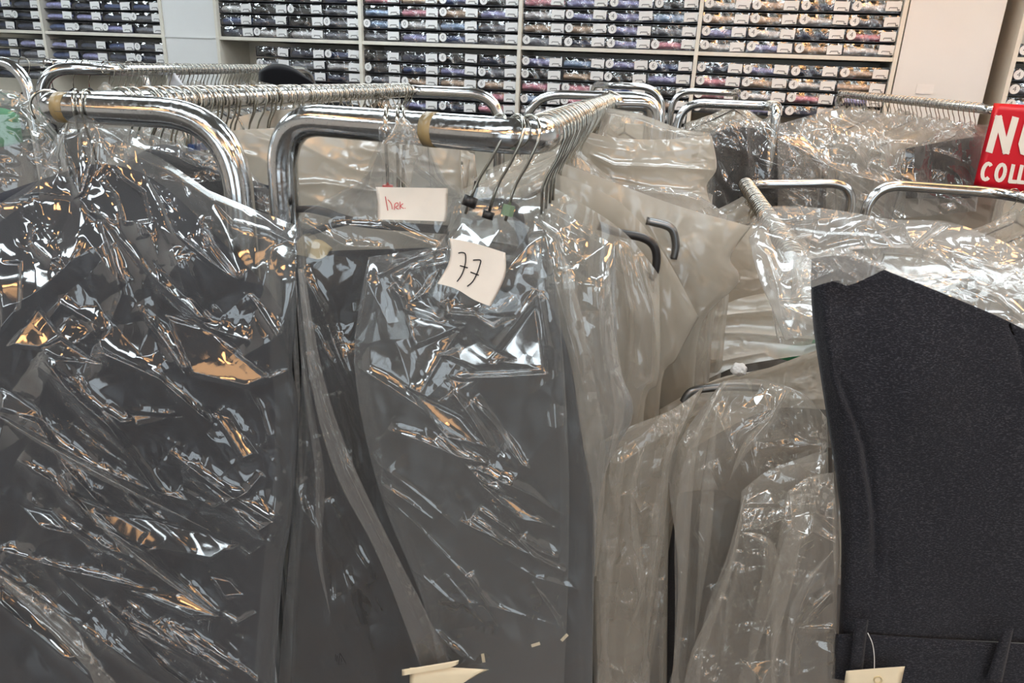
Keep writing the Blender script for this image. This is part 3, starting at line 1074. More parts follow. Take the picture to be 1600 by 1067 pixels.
g = sheet('dark_trousers', NAVY, [(-70, 318), (60, 300), (120, 262), (180, 258), (240, 280), (300, 330), (360, 392), (410, 440), (450, 500)],
          [(-70, 1130), (180, 1130), (420, 1120)], lean_y(0.895, 0.86, 260, 420),
          R=[(450, 500), (452, 600), (458, 680), (450, 800), (436, 900), (420, 1120)], nx=60, ny=80, bulge=0.012, thick=0.012, edge=0.1,
          relief=lambda x, y: 0.008 * (vnoise(x / 70, y / 220, 3) - 0.5) + 0.005 * facets(x, y, 90, 1.3, 2.0, 4), capped=True)
tag(g, 'navy trousers folded inside the large clear bag at the front left', 'clothes')
ridA = [
    ([(144, 317), (190, 375), (237, 430), (325, 512), (390, 532)], 0.010, 9, 0.3),
    ([(219, 255), (250, 310), (275, 365), (330, 410), (375, 442)], 0.009, 8, 0.3),
    ([(315, 360), (345, 400), (375, 440)], 0.006, 6),
    ([(215, 478), (255, 530), (293, 587)], 0.008, 9, 0.4),
    ([(384, 606), (405, 640), (418, 681), (420, 700)], 0.007, 8),
    ([(0, 647), (60, 680), (150, 730), (230, 765), (312, 789)], 0.011, 10, 0.4),
    ([(110, 662), (150, 695), (203, 731)], 0.006, 7),
    ([(103, 740), (115, 780), (180, 830), (260, 890), (344, 961)], 0.012, 10, 0.4),
    ([(0, 858), (100, 890), (203, 914), (280, 945), (344, 964)], 0.010, 12, -0.3),
    ([(-10, 883), (80, 945), (170, 1010), (260, 1074)], 0.013, 13, 0.3),
    ([(-10, 935), (70, 995), (155, 1074)], 0.014, 11),
    ([(-10, 905), (60, 955), (120, 1010), (190, 1080)], 0.012, 8),
    ([(100, 205), (104, 260), (125, 308)], 0.010, 7),
    ([(148, 217), (140, 262), (125, 308)], 0.010, 7),
    ([(125, 308), (60, 300), (0, 310)], 0.006, 8),
    ([(125, 308), (140, 330), (182, 345)], 0.006, 8),
    ([(157, 345), (175, 400), (190, 460), (175, 500)], 0.008, 9),
    ([(55, 350), (50, 380), (80, 405), (95, 400)], 0.007, 8),
    ([(60, 520), (95, 475), (140, 500), (173, 575)], 0.007, 10, 0.4),
    ([(372, 805), (400, 830), (430, 814)], 0.006, 5),
    ([(347, 958), (371, 974), (400, 957)], 0.006, 5),
    ([(374, 855), (390, 868), (412, 852)], 0.005, 5),
    ([(300, 790), (330, 795), (385, 770), (410, 740)], 0.007, 7),
    ([(455, 577), (390, 602), (300, 587)], 0.006, 7, 0.5),
    ([(160, 640), (190, 660), (250, 650), (275, 645)], 0.008, 8),
    ([(340, 640), (365, 670), (395, 720)], 0.008, 8, 0.4),
    ([(390, 460), (430, 520), (458, 575)], 0.006, 6),
    ([(330, 310), (365, 345), (420, 360), (460, 380)], 0.006, 7),
]
tiltA = [
    ([(240, 445), (325, 515), (390, 535), (455, 577), (385, 605), (300, 585)], 0.010, 0.034),
    ([(15, 540), (60, 480), (95, 525), (150, 565), (90, 560)], 0.012, 0.036),
    ([(180, 270), (225, 300), (235, 345), (195, 350)], 0.0, 0.045),
    ([(0, 410), (32, 410), (30, 480), (0, 520)], 0.0, 0.045),
    ([(330, 640), (360, 650), (400, 710), (380, 720)], 0.010, 0.04),
    ([(150, 800), (240, 810), (370, 850), (330, 875), (200, 850)], 0.0, 0.036),
    ([(200, 920), (290, 930), (345, 962), (300, 965)], 0.0, 0.042),
]
def streaks(n, seed, x0, x1, y0, y1, ang, spread, l0, l1, amp):
    r = random.Random(seed)
    out = []
    for _ in range(n):
        x, y = r.uniform(x0, x1), r.uniform(y0, y1)
        a = ang + r.uniform(-spread, spread)
        L = r.uniform(l0, l1)
        b1 = r.uniform(-0.15, 0.15)
        out.append(([(x, y), (x + L * 0.5 * math.cos(a + b1), y + L * 0.5 * math.sin(a + b1)), (x + L * math.cos(a), y + L * math.sin(a))],
                    amp * r.uniform(0.5, 1.2), r.uniform(7, 17), r.uniform(-0.4, 0.4)))
    return out


ridA += streaks(18, 3, -40, 300, 540, 980, 0.62, 0.3, 110, 300, 0.013) + streaks(8, 4, 120, 300, 260, 420, 1.1, 0.3, 60, 150, 0.008)
WL, WR, CL, CR = (-0.9, -1.9, 2.86), (1.0, -1.9, 2.86), (-0.9, -3.6, 2.86), (1.0, -3.6, 2.86)
tiltA = [
    aim([(240, 445), (325, 515), (390, 535), (455, 577), (385, 605), (300, 585)], WL),
    aim([(15, 540), (60, 480), (95, 525), (60, 545)], WL),
    aim([(60, 545), (95, 528), (150, 565), (90, 560)], WL),
    aim([(180, 270), (225, 300), (235, 345), (195, 350)], CL),
    aim([(0, 410), (32, 410), (30, 480), (0, 520)], CL),
    aim([(330, 640), (360, 650), (400, 710), (380, 720)], WL),
    aim([(100, 215), (125, 205), (122, 290)], WL),
    aim([(150, 800), (240, 810), (370, 850), (330, 875), (200, 850)], CL),
    aim([(110, 770), (160, 790), (230, 830), (215, 850), (150, 820)], CL),
    aim([(200, 920), (290, 930), (345, 962), (300, 965)], CL),
    aim([(0, 600), (60, 640), (70, 660), (0, 640)], CL),
    aim([(240, 400), (300, 470), (330, 500), (310, 500), (250, 440)], CL),
    aim([(200, 645), (280, 650), (215, 668)], CL),
    aim([(0, 900), (60, 950), (140, 1030), (100, 1030), (0, 940)], CL),
    aim([(30, 790), (80, 800), (110, 830), (60, 820)], CL),
    aim([(330, 900), (360, 905), (380, 930), (350, 935)], WL),
]
bagA = sheet('garment_bag', FILM_B, [(-70, 330), (30, 308), (72, 262), (86, 215), (118, 180), (150, 188), (172, 215), (250, 246), (330, 300), (400, 328), (462, 352)],
             [(-70, 1110), (180, 1110), (426, 1110)], lean_y(0.905, 0.825, 190, 400), R=A_R, nx=330, ny=500,
             relief=crumple(0.032, 0.0075, 0.0012, 0.85, 2.4, 2, 120, ridA, tiltA), bulge=0.012, thick=0.05, edge=0.05)
tag(bagA, 'large clear crinkled garment bag over dark clothes at the front left', 'garment bag')
g = sheet('green_shirt', GREEN, [(-60, 175), (0, 168), (30, 180)], [(-60, 235), (0, 230), (36, 222)], 1.0, nx=12, ny=12, thick=0.02, capped=True)
tag(g, 'green shirt seen through the film at the left edge', 'clothes')
bagH = sheet('garment_bag', FILM, [(-80, 150), (0, 140), (40, 150), (72, 185), (98, 220)], [(-80, 420), (0, 400), (120, 340)], 0.965, nx=110, ny=150,
             relief=crumple(0.02, 0.009, 0.002, 0.5, 2.0, 9, 90), bulge=0.015, thick=0.07)
tag(bagH, 'cloudy garment bag over a green shirt at the left edge', 'garment bag')
hanger(on_arm(122, lA, lB), -math.pi / 2 + 0.3, 'wire hanger hook over the left rack tube at the neck of the big clear bag', arms=False)
hanger(on_arm(138, lA, lB), -math.pi / 2 + 0.15, 'second wire hook behind the neck of the big clear bag', arms=False)
hanger(at(78, 170, 0.935), 0.25, 'wire hook wrapped around the rounded corner of the left rack', arms=False)
o = part('packing_tape', tube_mesh('packing_tape', [on_arm(93, lA, lB), on_arm(111, lA, lB)], 0.0183, TAPE, 16))
tag(o, 'scrap of brown packing tape on the left rack tube', 'tape')

# ------------------------------------------------------------------ centre bags
g = sheet('dark_trousers', CHARCOAL, [(478, 402), (520, 392), (600, 390), (700, 388), (800, 410), (858, 462)], [(452, 1120), (700, 1120), (935, 1120)],
          0.868, L=[(478, 402), (484, 560), (478, 700), (462, 880), (452, 1120)], R=[(858, 462), (890, 560), (912, 700), (925, 820), (935, 1120)],
          nx=60, ny=80, bulge=0.012, thick=0.012, relief=lambda x, y: 0.006 * (vnoise(x / 80, y / 260, 5) - 0.5) + 0.004 * facets(x, y, 90, 1.2, 2.0, 6) - ridge(x, y, [(640, 760), (615, 1100)], 0.004, 4), capped=True)
tag(g, 'charcoal trousers folded in the centre bag below the numbered note', 'clothes')
ridB1 = [
    ([(470, 419), (500, 480), (535, 570), (572, 659)], 0.014, 10, 0.3),
    ([(490, 509), (520, 570), (548, 630), (575, 681)], 0.009, 7),
    ([(470, 500), (485, 600), (520, 700), (560, 800)], 0.010, 8),
    ([(462, 540), (478, 620), (492, 700), (496, 780)], 0.010, 9),
    ([(494, 733), (505, 850), (522, 968)], 0.006, 5),
    ([(590, 240), (560, 290), (480, 330)], 0.008, 9),
    ([(600, 200), (606, 240), (612, 290)], 0.006, 4),
    ([(640, 210), (650, 260), (700, 300)], 0.006, 5),
    ([(668, 225), (685, 270), (712, 302)], 0.006, 5),
    ([(466, 343), (540, 385), (600, 388)], 0.008, 8, 0.4),
    ([(520, 350), (600, 355), (690, 388)], 0.006, 7),
]
ridB1 += streaks(14, 9, 455, 560, 500, 950, 1.3, 0.25, 80, 260, 0.009)
bagB1 = sheet('garment_bag', FILM_B, [(462, 352), (478, 328), (560, 284), (586, 252), (592, 205), (597, 190), (662, 197), (668, 226), (690, 270), (716, 300), (790, 330), (860, 380)],
              [(430, 1110), (650, 1110), (880, 1110)], lean_y(on_arm(628).y - 0.026, 0.838, 200, 320), L=[(462, 352), (466, 480), (470, 600), (452, 850), (430, 1110)],
              R=[(860, 380), (880, 560), (890, 800), (880, 1110)], nx=200, ny=340, relief=crumple(0.016, 0.006, 0.0012, 1.2, 2.6, 12, 110, ridB1), bulge=0.006, thick=0.07, edge=0.04)
tag(bagB1, 'clear garment bag whose twisted neck is taped over the centre rack tube', 'garment bag')
ridB2 = [
    ([(575, 402), (570, 460), (553, 560)], 0.008, 7, 0.3),
    ([(556, 572), (620, 612), (690, 660), (769, 712)], 0.011, 9, 0.4),
    ([(606, 672), (660, 690), (710, 712), (762, 725)], 0.010, 8, 0.3),
    ([(706, 612), (735, 650), (772, 712)], 0.010, 9, -0.3),
    ([(737, 625), (775, 665), (815, 725), (830, 735)], 0.008, 7),
    ([(612, 447), (625, 465), (633, 487), (650, 544)], 0.009, 7, 0.4),
    ([(841, 456), (800, 512), (759, 566)], 0.008, 12),
    ([(841, 456), (850, 520), (859, 584)], 0.008, 6, 0.4),
    ([(859, 584), (790, 588), (712, 591)], 0.009, 8, 0.5),
    ([(633, 487), (680, 500), (728, 511)], 0.006, 7),
    ([(696, 470), (700, 490), (735, 493), (780, 490), (805, 465)], 0.008, 6),
    ([(581, 758), (660, 830), (750, 924)], 0.006, 8),
    ([(737, 745), (790, 790), (860, 824)], 0.010, 13, 0.4),
    ([(669, 937), (760, 945), (875, 980)], 0.005, 9),
    ([(640, 420), (690, 412), (720, 405)], 0.007, 8),
    ([(590, 430), (640, 405), (700, 385)], 0.007, 8),
    ([(836, 340), (870, 365), (884, 412), (890, 418)], 0.007, 5),
    ([(850, 360), (870, 450), (900, 560), (930, 700)], 0.008, 10),
    ([(930, 430), (945, 600), (960, 700)], 0.006, 9),
    ([(500, 650), (560, 780), (640, 900)], 0.005, 8),
    ([(758, 470), (700, 540), (640, 640)], 0.004, 12),
]
tiltB = [
    ([(633, 487), (728, 511), (680, 530), (650, 544)], 0.006, 0.042),
    ([(647, 469), (684, 425), (672, 460)], 0.0, 0.045),
    ([(759, 566), (841, 456), (859, 584), (800, 575)], -0.012, 0.034),
    ([(614, 430), (640, 418), (625, 444)], 0.0, 0.05),
    ([(760, 760), (800, 780), (860, 822), (820, 815)], 0.0, 0.045),
    ([(706, 612), (735, 590), (850, 592), (860, 640), (780, 640)], 0.0, -0.02),
]
ridB2 += streaks(20, 8, 580, 840, 620, 1000, 0.75, 0.35, 60, 200, 0.008)
tiltB = [
    aim([(633, 487), (728, 511), (680, 530), (650, 544)], CL),
    aim([(647, 469), (684, 425), (672, 460)], CL),
    aim([(770, 562), (838, 470), (845, 520), (850, 575), (800, 572)], CR),
    aim([(690, 555), (750, 530), (800, 560), (740, 575)], CR),
    aim([(614, 430), (640, 418), (625, 444)], CL),
    aim([(760, 760), (800, 780), (860, 822), (820, 815)], CR),
    aim([(640, 610), (720, 650), (760, 700), (700, 680)], CL),
    aim([(725, 480), (800, 495), (770, 510)], CR),
    aim([(700, 590), (735, 596), (712, 606)], WR),
    aim([(880, 400), (892, 415), (884, 420)], CR),
]
bagB2 = sheet('garment_bag', FILM_B, [(575, 402), (640, 392), (698, 378), (706, 330), (735, 298), (765, 292), (830, 302), (900, 344), (962, 386)],
              [(700, 1110), (800, 1110), (925, 1110)], lean_y(0.835, 0.80, 300, 420), L=[(575, 402), (553, 565), (590, 760), (660, 940), (700, 1110)],
              R=[(962, 386), (966, 560), (990, 645), (945, 740), (930, 860), (925, 1110)], nx=290, ny=480, relief=crumple(0.028, 0.005, 0.001, 0.75, 2.4, 15, 150, ridB2, tiltB), bulge=0.012, thick=0.05, edge=0.05)
tag(bagB2, 'clear garment bag in the centre with the white note numbered 77 on it', 'garment bag')
o = sheet('folded_edge', FILM, [(465, 420), (475, 420)], [(680, 1110), (735, 1110)], 0.79, L=[(465, 420), (486, 600), (524, 740), (586, 860), (630, 970), (680, 1110)],
          R=[(475, 420), (506, 590), (550, 720), (612, 850), (668, 960), (740, 1110)], nx=24, ny=260, bulge=0.005, thick=0.004, edge=0.3,
          relief=crumple(0.004, 0.0015, 0.0006, 1.1, 3, 5, 60, [([(470, 420), (496, 595), (540, 730), (602, 858), (652, 965), (715, 1110)], 0.008, 5)]), parent=bagB1)


def ribbon(name, mat, strokes, width, Y, parent=None, sm=5, step=0.0):
    """flat pen strokes on the plane y = Y; strokes in photo pixels"""
    V, Fc = [], []
    for st in strokes:
        pts = [(p.x, p.y) for p in smooth_path([(a, b, 0) for a, b in st], sm)] if (sm and len(st) > 2) else st
        base = len(V)
        Y -= step
        for i, (x, y) in enumerate(pts):
            x0, y0 = pts[max(i - 1, 0)]
            x1, y1 = pts[min(i + 1, len(pts) - 1)]
            dx, dy = x1 - x0, y1 - y0
            L = math.hypot(dx, dy) + 1e-9
            nx_, ny_ = -dy / L * width / 2, dx / L * width / 2
            V.append(tuple(at(x + nx_, y + ny_, Y)))
            V.append(tuple(at(x - nx_, y - ny_, Y)))
        for i in range(len(pts) - 1):
            a = base + 2 * i
            Fc.append((a, a + 1, a + 3, a + 2))
    return part(name, mesh_grid(name, V, Fc, mat, smooth=False), parent)


note = sheet('paper_note', PAPER, [(703, 372), (745, 381), (790, 395)], [(683, 443), (712, 451), (740, 468), (767, 479)], 0.772,
             L=[(703, 372), (702, 408), (683, 443)], R=[(790, 395), (789, 432), (767, 479)], nx=20, ny=20, bulge=0.0, thick=0.0008, nb=6)
tag(note, 'square white paper note numbered 77 on the centre bag', 'note')
ribbon('handwriting', INK, [[(716, 395.5), (722, 394.5), (727, 397), (727.5, 408), (725, 420), (720.5, 431), (714, 440)], [(718.5, 415), (731, 418.5)],
                            [(739, 406.5), (745, 406), (751, 407), (749.5, 415), (745, 428), (738.5, 440), (730, 447.5)], [(735, 425), (748, 430)]], 1.9, 0.771, note)
note2 = sheet('paper_note', PAPER, [(587, 292), (640, 293), (700, 294)], [(590, 343), (640, 344), (696, 346)], 0.808,
              L=[(587, 292), (590, 320), (590, 343)], R=[(700, 294), (699, 335), (696, 346)], nx=20, ny=10, bulge=0.0, thick=0.0008, nb=6)
tag(note2, 'narrow creased paper note with faint red handwriting under the red marker', 'note')
ribbon('handwriting', REDINK, [[(602, 307), (604, 318), (606, 329)], [(606, 312), (611, 318), (613, 327)], [(616, 328), (617, 319), (621, 317), (622, 321), (618, 324), (623, 327)],
                               [(625, 315), (625, 327)], [(630, 318), (626, 322), (631, 326)], [(632.5, 325), (633.5, 326)]], 1.1, 0.807, note2)
ribbon('recycling_mark', INK, [[(531, 1020), (541, 1037), (529, 1038), (531, 1020)], [(524, 1022), (524, 1032)], [(527, 1024), (526, 1034)], [(533, 1028), (534, 1034)]], 1.3, 0.80, bagB1, sm=0)

# cream cards at the very bottom and chips in the bag
o = sheet('torn_card', PAPER_C, [(640, 1043), (690, 1042), (764, 1046)], [(640, 1100), (690, 1100), (716, 1070)], 0.775, nx=16, ny=10, bulge=0.004, thick=0.001)
tag(o, 'torn cream card poking up at the bottom edge of the centre bag', 'card')
o = sheet('torn_card', PAPER_C, [(628, 1046), (660, 1041), (702, 1034), (717, 1031)], [(628, 1056), (660, 1050), (702, 1043), (716, 1037)], 0.768, nx=16, ny=6, bulge=0.001, thick=0.001)
tag(o, 'thin folded strip of cream card across the torn card at the bottom', 'card')
for px, py, a_, lb in ((755, 1028, 1.4, 'tiny upright chip of cream card in the centre bag'), (837, 1007, -0.3, 'small flat chip of cream card in the centre bag'), (882, 996, -0.8, 'smallest cream card chip at the right of the centre bag')):
    o = ribbon('card_chip', PAPER_C, [[(px - 7 * math.cos(a_), py - 7 * math.sin(a_)), (px + 7 * math.cos(a_), py + 7 * math.sin(a_))]], 5, 0.80, sm=0)
    tag(o, lb, 'card')

# hangers of the two front bags
e = hanger(on_arm(604), -math.pi / 2 + 0.1, 'wire hanger with a red size marker under the taped bag neck', arms=False, scale=1.0)
part('size_marker', tube_mesh('size_marker', [Vector((0, 0, -0.064)), Vector((0, 0, -0.075))], 0.006, REDP, 12), e)
part('clamp_neck', tube_mesh('clamp_neck', [Vector((0, 0, -0.075)), Vector((0, 0, -0.10))], 0.004, BLACKP, 8), e)
hanger(on_arm(621), -math.pi / 2 + 0.15, 'wire hanger hook beside the red marker one on the centre rack tube', arms=False)
hanger(on_arm(629), -math.pi / 2 + 0.25, 'third wire hook on the centre rack tube right of the taped neck', arms=False)
e = hanger(on_arm(772), -math.pi / 2 + 0.45, 'wire hanger with a black size 50 marker on the centre tube', arms=False, tilt_=-0.36)


def px_tube(name, pts, Y, r, mat, parent=None, seg=8, sm=5, flat=1.0, closed=False):
    P = [at(a, b, Y(a, b) if callable(Y) else Y) for a, b in pts]
    if parent is not None:
        inv = (Matrix.Translation(parent.location) @ parent.rotation_euler.to_matrix().to_4x4()).inverted()
        P = [inv @ p for p in P]
    if sm: P = smooth_path(P, sm, closed)
    return part(name, tube_mesh(name, P, r, mat, seg, flat, closed), parent)


part('size_marker', tube_mesh('size_marker', [Vector((0.0, 0, -0.066)), Vector((0.0, 0, -0.077))], 0.0075, BLACKP, 14), e)
ribbon('marker_number', PAPER_W, [[(741.5, 276), (739.5, 276), (739.2, 279), (741.5, 279.3), (741.8, 282), (739.3, 283)], [(744.5, 276.5), (743.3, 279.5), (744.5, 283), (746, 279.5), (744.5, 276.5)]], 0.8, at(742, 280, 0.86).y, None, sm=0)
nm = bpy.data.objects['marker_number']
nm.parent = e
nm.matrix_parent_inverse = (Matrix.Translation(e.location) @ e.rotation_euler.to_matrix().to_4x4()).inverted()
px_tube('hanger_frame', [(728, 321), (765, 318), (795, 321), (808, 334), (814, 360), (819, 396), (800, 391), (760, 384), (738, 379)], 0.86, 0.0042, BLACKP, e, flat=1.6)
px_tube('hanger_neck', [(745, 283), (742, 300), (735, 318)], 0.862, 0.003, BLACKP, e)
e = hanger(on_arm(800), -math.pi / 2 + 0.5, 'wire hanger with small black marker right of the size 50 one', arms=False, tilt_=-0.30)
part('size_marker', tube_mesh('size_marker', [Vector((0, 0, -0.078)), Vector((0, 0, -0.086))], 0.006, BLACKP, 14), e)
hanger(on_arm(822), -math.pi / 2 + 0.6, 'wire hanger third along from the size 50 hook with a pale green marker', arms=False, marker='green', tilt_=-0.25)
b_ = sheet('hanger_bar', BLACKP, [(462, 322), (500, 322), (545, 338), (590, 345), (700, 352)], [(462, 332), (500, 334), (540, 350), (590, 358), (700, 366)], 0.872, nx=24, ny=4, bulge=0.003, thick=0.006)
px_tube('lower_bar', [(476, 366), (520, 352), (560, 344)], 0.87, 0.004, BLACKP, None)
lo_ = bpy.data.objects['lower_bar']
lo_.parent = b_
cl_ = sheet('clip', CREAMP, [(478, 378), (500, 374), (520, 388)], [(482, 402), (500, 405), (514, 396)], 0.866, nx=10, ny=8, bulge=0.006, thick=0.01, parent=b_)
tag(b_, 'flat black hanger bar with a cream clip inside the taped bag', 'hanger')
o = part('packing_tape', tube_mesh('packing_tape', [on_arm(667), on_arm(685)], 0.0183, TAPE, 20))
tag(o, 'brown packing tape band on the centre rack tube', 'tape')

# ------------------------------------------------------------------ bags right behind on the centre rail
def film_thing(label, mat, T, B, Y, L=None, R=None, nx=90, ny=120, seed=0, big=0.012, mid=0.006, fine=0.0015, ang=1.2, st=2.4, cell=90, rid=(), til=(), thick=0.03, bulge=0.01, edge=0.06):
    xs, ys = [p[0] for p in T + B], [p[1] for p in T + B]
    w_, h_ = max(xs) - min(xs), min(max(ys), 1000) - min(ys)
    ar = 1.45 if h_ > w_ * 1.3 else 0.25
    rid = list(rid) + streaks(max(5, int(w_ * h_ / 6000)), seed, min(xs), max(xs) - 0.2 * w_, min(ys), min(ys) + h_ * 0.85, ar, 0.35, 30, 0.6 * max(w_, h_), big * 0.5)
    o = sheet('garment_bag', mat, T, B, Y, L=L, R=R, nx=nx, ny=ny, relief=crumple(big, mid, fine, ang, st, seed, cell, rid, til), thick=thick, bulge=bulge, edge=edge)
    return tag(o, label, 'garment bag')


film_thing('milky garment bag edge standing just right of the numbered bag', FILM_M, [(850, 285), (930, 330), (985, 372), (1030, 430)], [(880, 1110), (940, 1110), (1000, 1110)], 0.905,
           R=[(1030, 430), (1030, 590), (1005, 660), (1000, 1110)], seed=21, rid=[([(965, 380), (985, 480), (980, 600)], 0.01, 8), ([(1000, 400), (1020, 480), (1028, 560)], 0.008, 6)])
film_thing('milky garment bag with a pointed right corner in the middle of the picture', FILM_BEIGE, [(860, 268), (960, 310), (1030, 385), (1092, 496)], [(890, 1110), (980, 1110), (1030, 1110)], 0.945,
           R=[(1092, 496), (1058, 560), (1030, 640), (1030, 1110)], seed=22, rid=[([(1030, 395), (1060, 450), (1090, 496)], 0.006, 5)])
film_thing('dusty beige bag with a wide ragged right edge behind the pointed one', FILM_BEIGE, [(866, 250), (960, 285), (1060, 322), (1174, 354)], [(900, 1110), (1000, 900), (1080, 760)], 1.0,
           R=[(1174, 354), (1142, 402), (1156, 440), (1100, 500), (1085, 600), (1080, 760)], seed=23, ang=0.3)
film_thing('crumpled beige bag sticking out right under the far end of the centre rail', FILM_BEIGE, [(900, 200), (960, 215), (1040, 218), (1112, 212)], [(930, 330), (1010, 345), (1112, 322)], 1.25,
           R=[(1112, 212), (1120, 262), (1104, 290), (1112, 322)], seed=24, ang=0.15, nx=120, ny=90, rid=[([(920, 240), (960, 258), (1060, 262), (1115, 266)], 0.012, 5), ([(940, 280), (1020, 300), (1110, 310)], 0.012, 6)])
film_thing('smooth milky bag end lying below the far hooks of the centre rail', FILM_M, [(945, 168), (1000, 178), (1060, 200), (1110, 208)], [(930, 225), (1000, 242), (1070, 262), (1112, 258)], 1.45, seed=25, ang=0.2, nx=110, ny=60)
film_thing('film bundle with pale glints on the right shoulder of the centre bags', FILM_W, [(905, 290), (1000, 290), (1080, 300), (1135, 335)], [(960, 350), (1040, 350), (1140, 372)], 1.12, seed=26, ang=0.2, nx=120, ny=60, big=0.02, mid=0.012, cell=60)
# black hanger loops poking out of those bags
e = empty('clothes_hanger', at(1000, 400, 0.92))
tag(e, 'black plastic hanger loop poking out right of the centre bags', 'hanger')
px_tube('hanger_loop', [(935, 352), (968, 364), (1003, 371), (1020, 382), (1026, 400), (1024, 422), (1018, 436)], 0.915, 0.0055, BLACKP, e)
e = empty('clothes_hanger', at(1050, 380, 0.99))
tag(e, 'grey end of a hanger seen through the beige bag beside the black loop', 'hanger')
px_tube('hanger_loop', [(1010, 345), (1040, 352), (1052, 362), (1056, 384), (1052, 404)], 0.985, 0.0055, DARKCHROME, e)

# ------------------------------------------------------------------ lower right group
g = sheet('dark_trousers', CHARCOAL, [(1060, 770), (1110, 765), (1165, 770)], [(1000, 1120), (1040, 1120), (1100, 1120)], 0.90, nx=20, ny=40, bulge=0.006, thick=0.012, capped=True)
tag(g, 'narrow dark trousers between the milky bags at the lower right', 'clothes')
g = sheet('dark_trousers', CHARCOAL, [(1150, 830), (1230, 800), (1300, 790)], [(1110, 1120), (1200, 1120), (1310, 1120)], 0.845, nx=30, ny=40, bulge=0.006, thick=0.012, capped=True)
tag(g, 'dark green-grey trousers in film left of the grey wool trousers', 'clothes')
g = sheet('folded_jacket', BROWN, [(1110, 735), (1150, 700), (1230, 690), (1300, 700)], [(1125, 770), (1180, 790), (1240, 775), (1300, 760)], 0.915, nx=30, ny=20, bulge=0.02, thick=0.03, capped=True)
tag(g, 'brown folded cloth glowing through the film at the lower right', 'clothes')
e = empty('clothes_hanger', at(1120, 605, 0.93))
tag(e, 'dark grey hanger shoulder showing through film below the crumpled paper', 'hanger')
px_tube('hanger_loop', [(1068, 628), (1080, 612), (1110, 606), (1150, 604), (1190, 606)], 0.925, 0.006, DARKCHROME, e)
film_thing('upright milky bag lowest of the centre right bags, beside the dark trousers', FILM_M, [(938, 690), (990, 664), (1050, 640), (1100, 604)], [(928, 1110), (980, 1110), (1042, 1110)], 0.865,
           L=[(938, 690), (925, 850), (928, 1110)], R=[(1100, 604), (1060, 700), (1046, 800), (1042, 1110)], nx=150, ny=260, seed=31, ang=1.5, st=6, cell=42, big=0.016, mid=0.006,
           rid=[([(1040, 740), (1028, 850), (1010, 960), (1000, 1090)], 0.012, 6), ([(985, 765), (1000, 800), (1015, 790)], 0.012, 8), ([(985, 770), (988, 850), (1005, 900), (985, 970)], 0.010, 9), ([(950, 1040), (970, 1050), (985, 1065)], 0.008, 6)])
film_thing('domed cloudy bag below the crumpled paper at the right', FILM_C, [(1128, 596), (1180, 592), (1250, 612), (1288, 652)], [(1045, 1110), (1150, 1110), (1300, 1110)], 0.845,
           L=[(1128, 596), (1066, 682), (1044, 745), (1060, 900), (1045, 1110)], R=[(1288, 652), (1294, 700), (1300, 1110)], nx=190, ny=280, seed=32, ang=1.25, st=4, cell=60, big=0.018, mid=0.006,
           rid=[([(1235, 610), (1205, 650), (1160, 680), (1140, 730)], 0.010, 7), ([(1066, 682), (1080, 720), (1060, 760)], 0.010, 7), ([(1190, 702), (1240, 690), (1285, 690)], 0.010, 8, 0.5), ([(1100, 790), (1085, 830), (1105, 860)], 0.008, 7), ([(1075, 690), (1060, 760), (1040, 860)], 0.008, 7)],
           til=[([(1190, 690), (1240, 680), (1290, 690), (1240, 705)], 0.0, 0.04)])
film_thing('shiny crinkled bag leaning in front of the domed one', FILM_C, [(1158, 768), (1200, 735), (1262, 712), (1292, 700)], [(1062, 1110), (1150, 1110), (1215, 1110)], 0.80,
           L=[(1158, 768), (1152, 830), (1120, 930), (1080, 1020), (1062, 1110)], R=[(1292, 700), (1280, 800), (1225, 960), (1215, 1110)], nx=200, ny=300, seed=33, ang=1.85, st=5, cell=45, big=0.018, mid=0.007,
           rid=[([(1155, 830), (1190, 826), (1235, 805), (1250, 780)], 0.012, 6), ([(1200, 830), (1198, 900), (1180, 930), (1170, 960)], 0.012, 7), ([(1155, 880), (1135, 940), (1130, 1000)], 0.01, 6), ([(1160, 835), (1170, 870)], 0.01, 5), ([(1200, 860), (1215, 930), (1205, 1000), (1165, 1040)], 0.012, 8), ([(1120, 930), (1130, 1000), (1128, 1035)], 0.01, 6)],
           til=[([(1160, 1030), (1212, 1030), (1190, 1075)], 0.02, 0.05), ([(1160, 790), (1200, 760), (1215, 790)], 0.0, 0.05)])
film_thing('glossy film corner against the left edge of the grey wool trousers', FILM_C, [(1228, 770), (1262, 746), (1302, 738)], [(1205, 1110), (1250, 1110), (1312, 1110)], 0.785,
           L=[(1228, 770), (1215, 850), (1205, 960), (1205, 1110)], R=[(1302, 738), (1312, 850), (1308, 950), (1312, 1110)], nx=130, ny=280, seed=34, ang=1.8, st=4, cell=45, big=0.018, mid=0.007,
           rid=[([(1262, 748), (1275, 800), (1310, 830)], 0.01, 7), ([(1225, 860), (1270, 830), (1310, 850)], 0.012, 7), ([(1300, 925), (1270, 955), (1243, 982)], 0.012, 6), ([(1243, 982), (1310, 982)], 0.01, 6), ([(1243, 982), (1240, 1060)], 0.008, 6)],
           til=[([(1240, 790), (1270, 780), (1265, 840), (1240, 830)], 0.0, 0.05)])
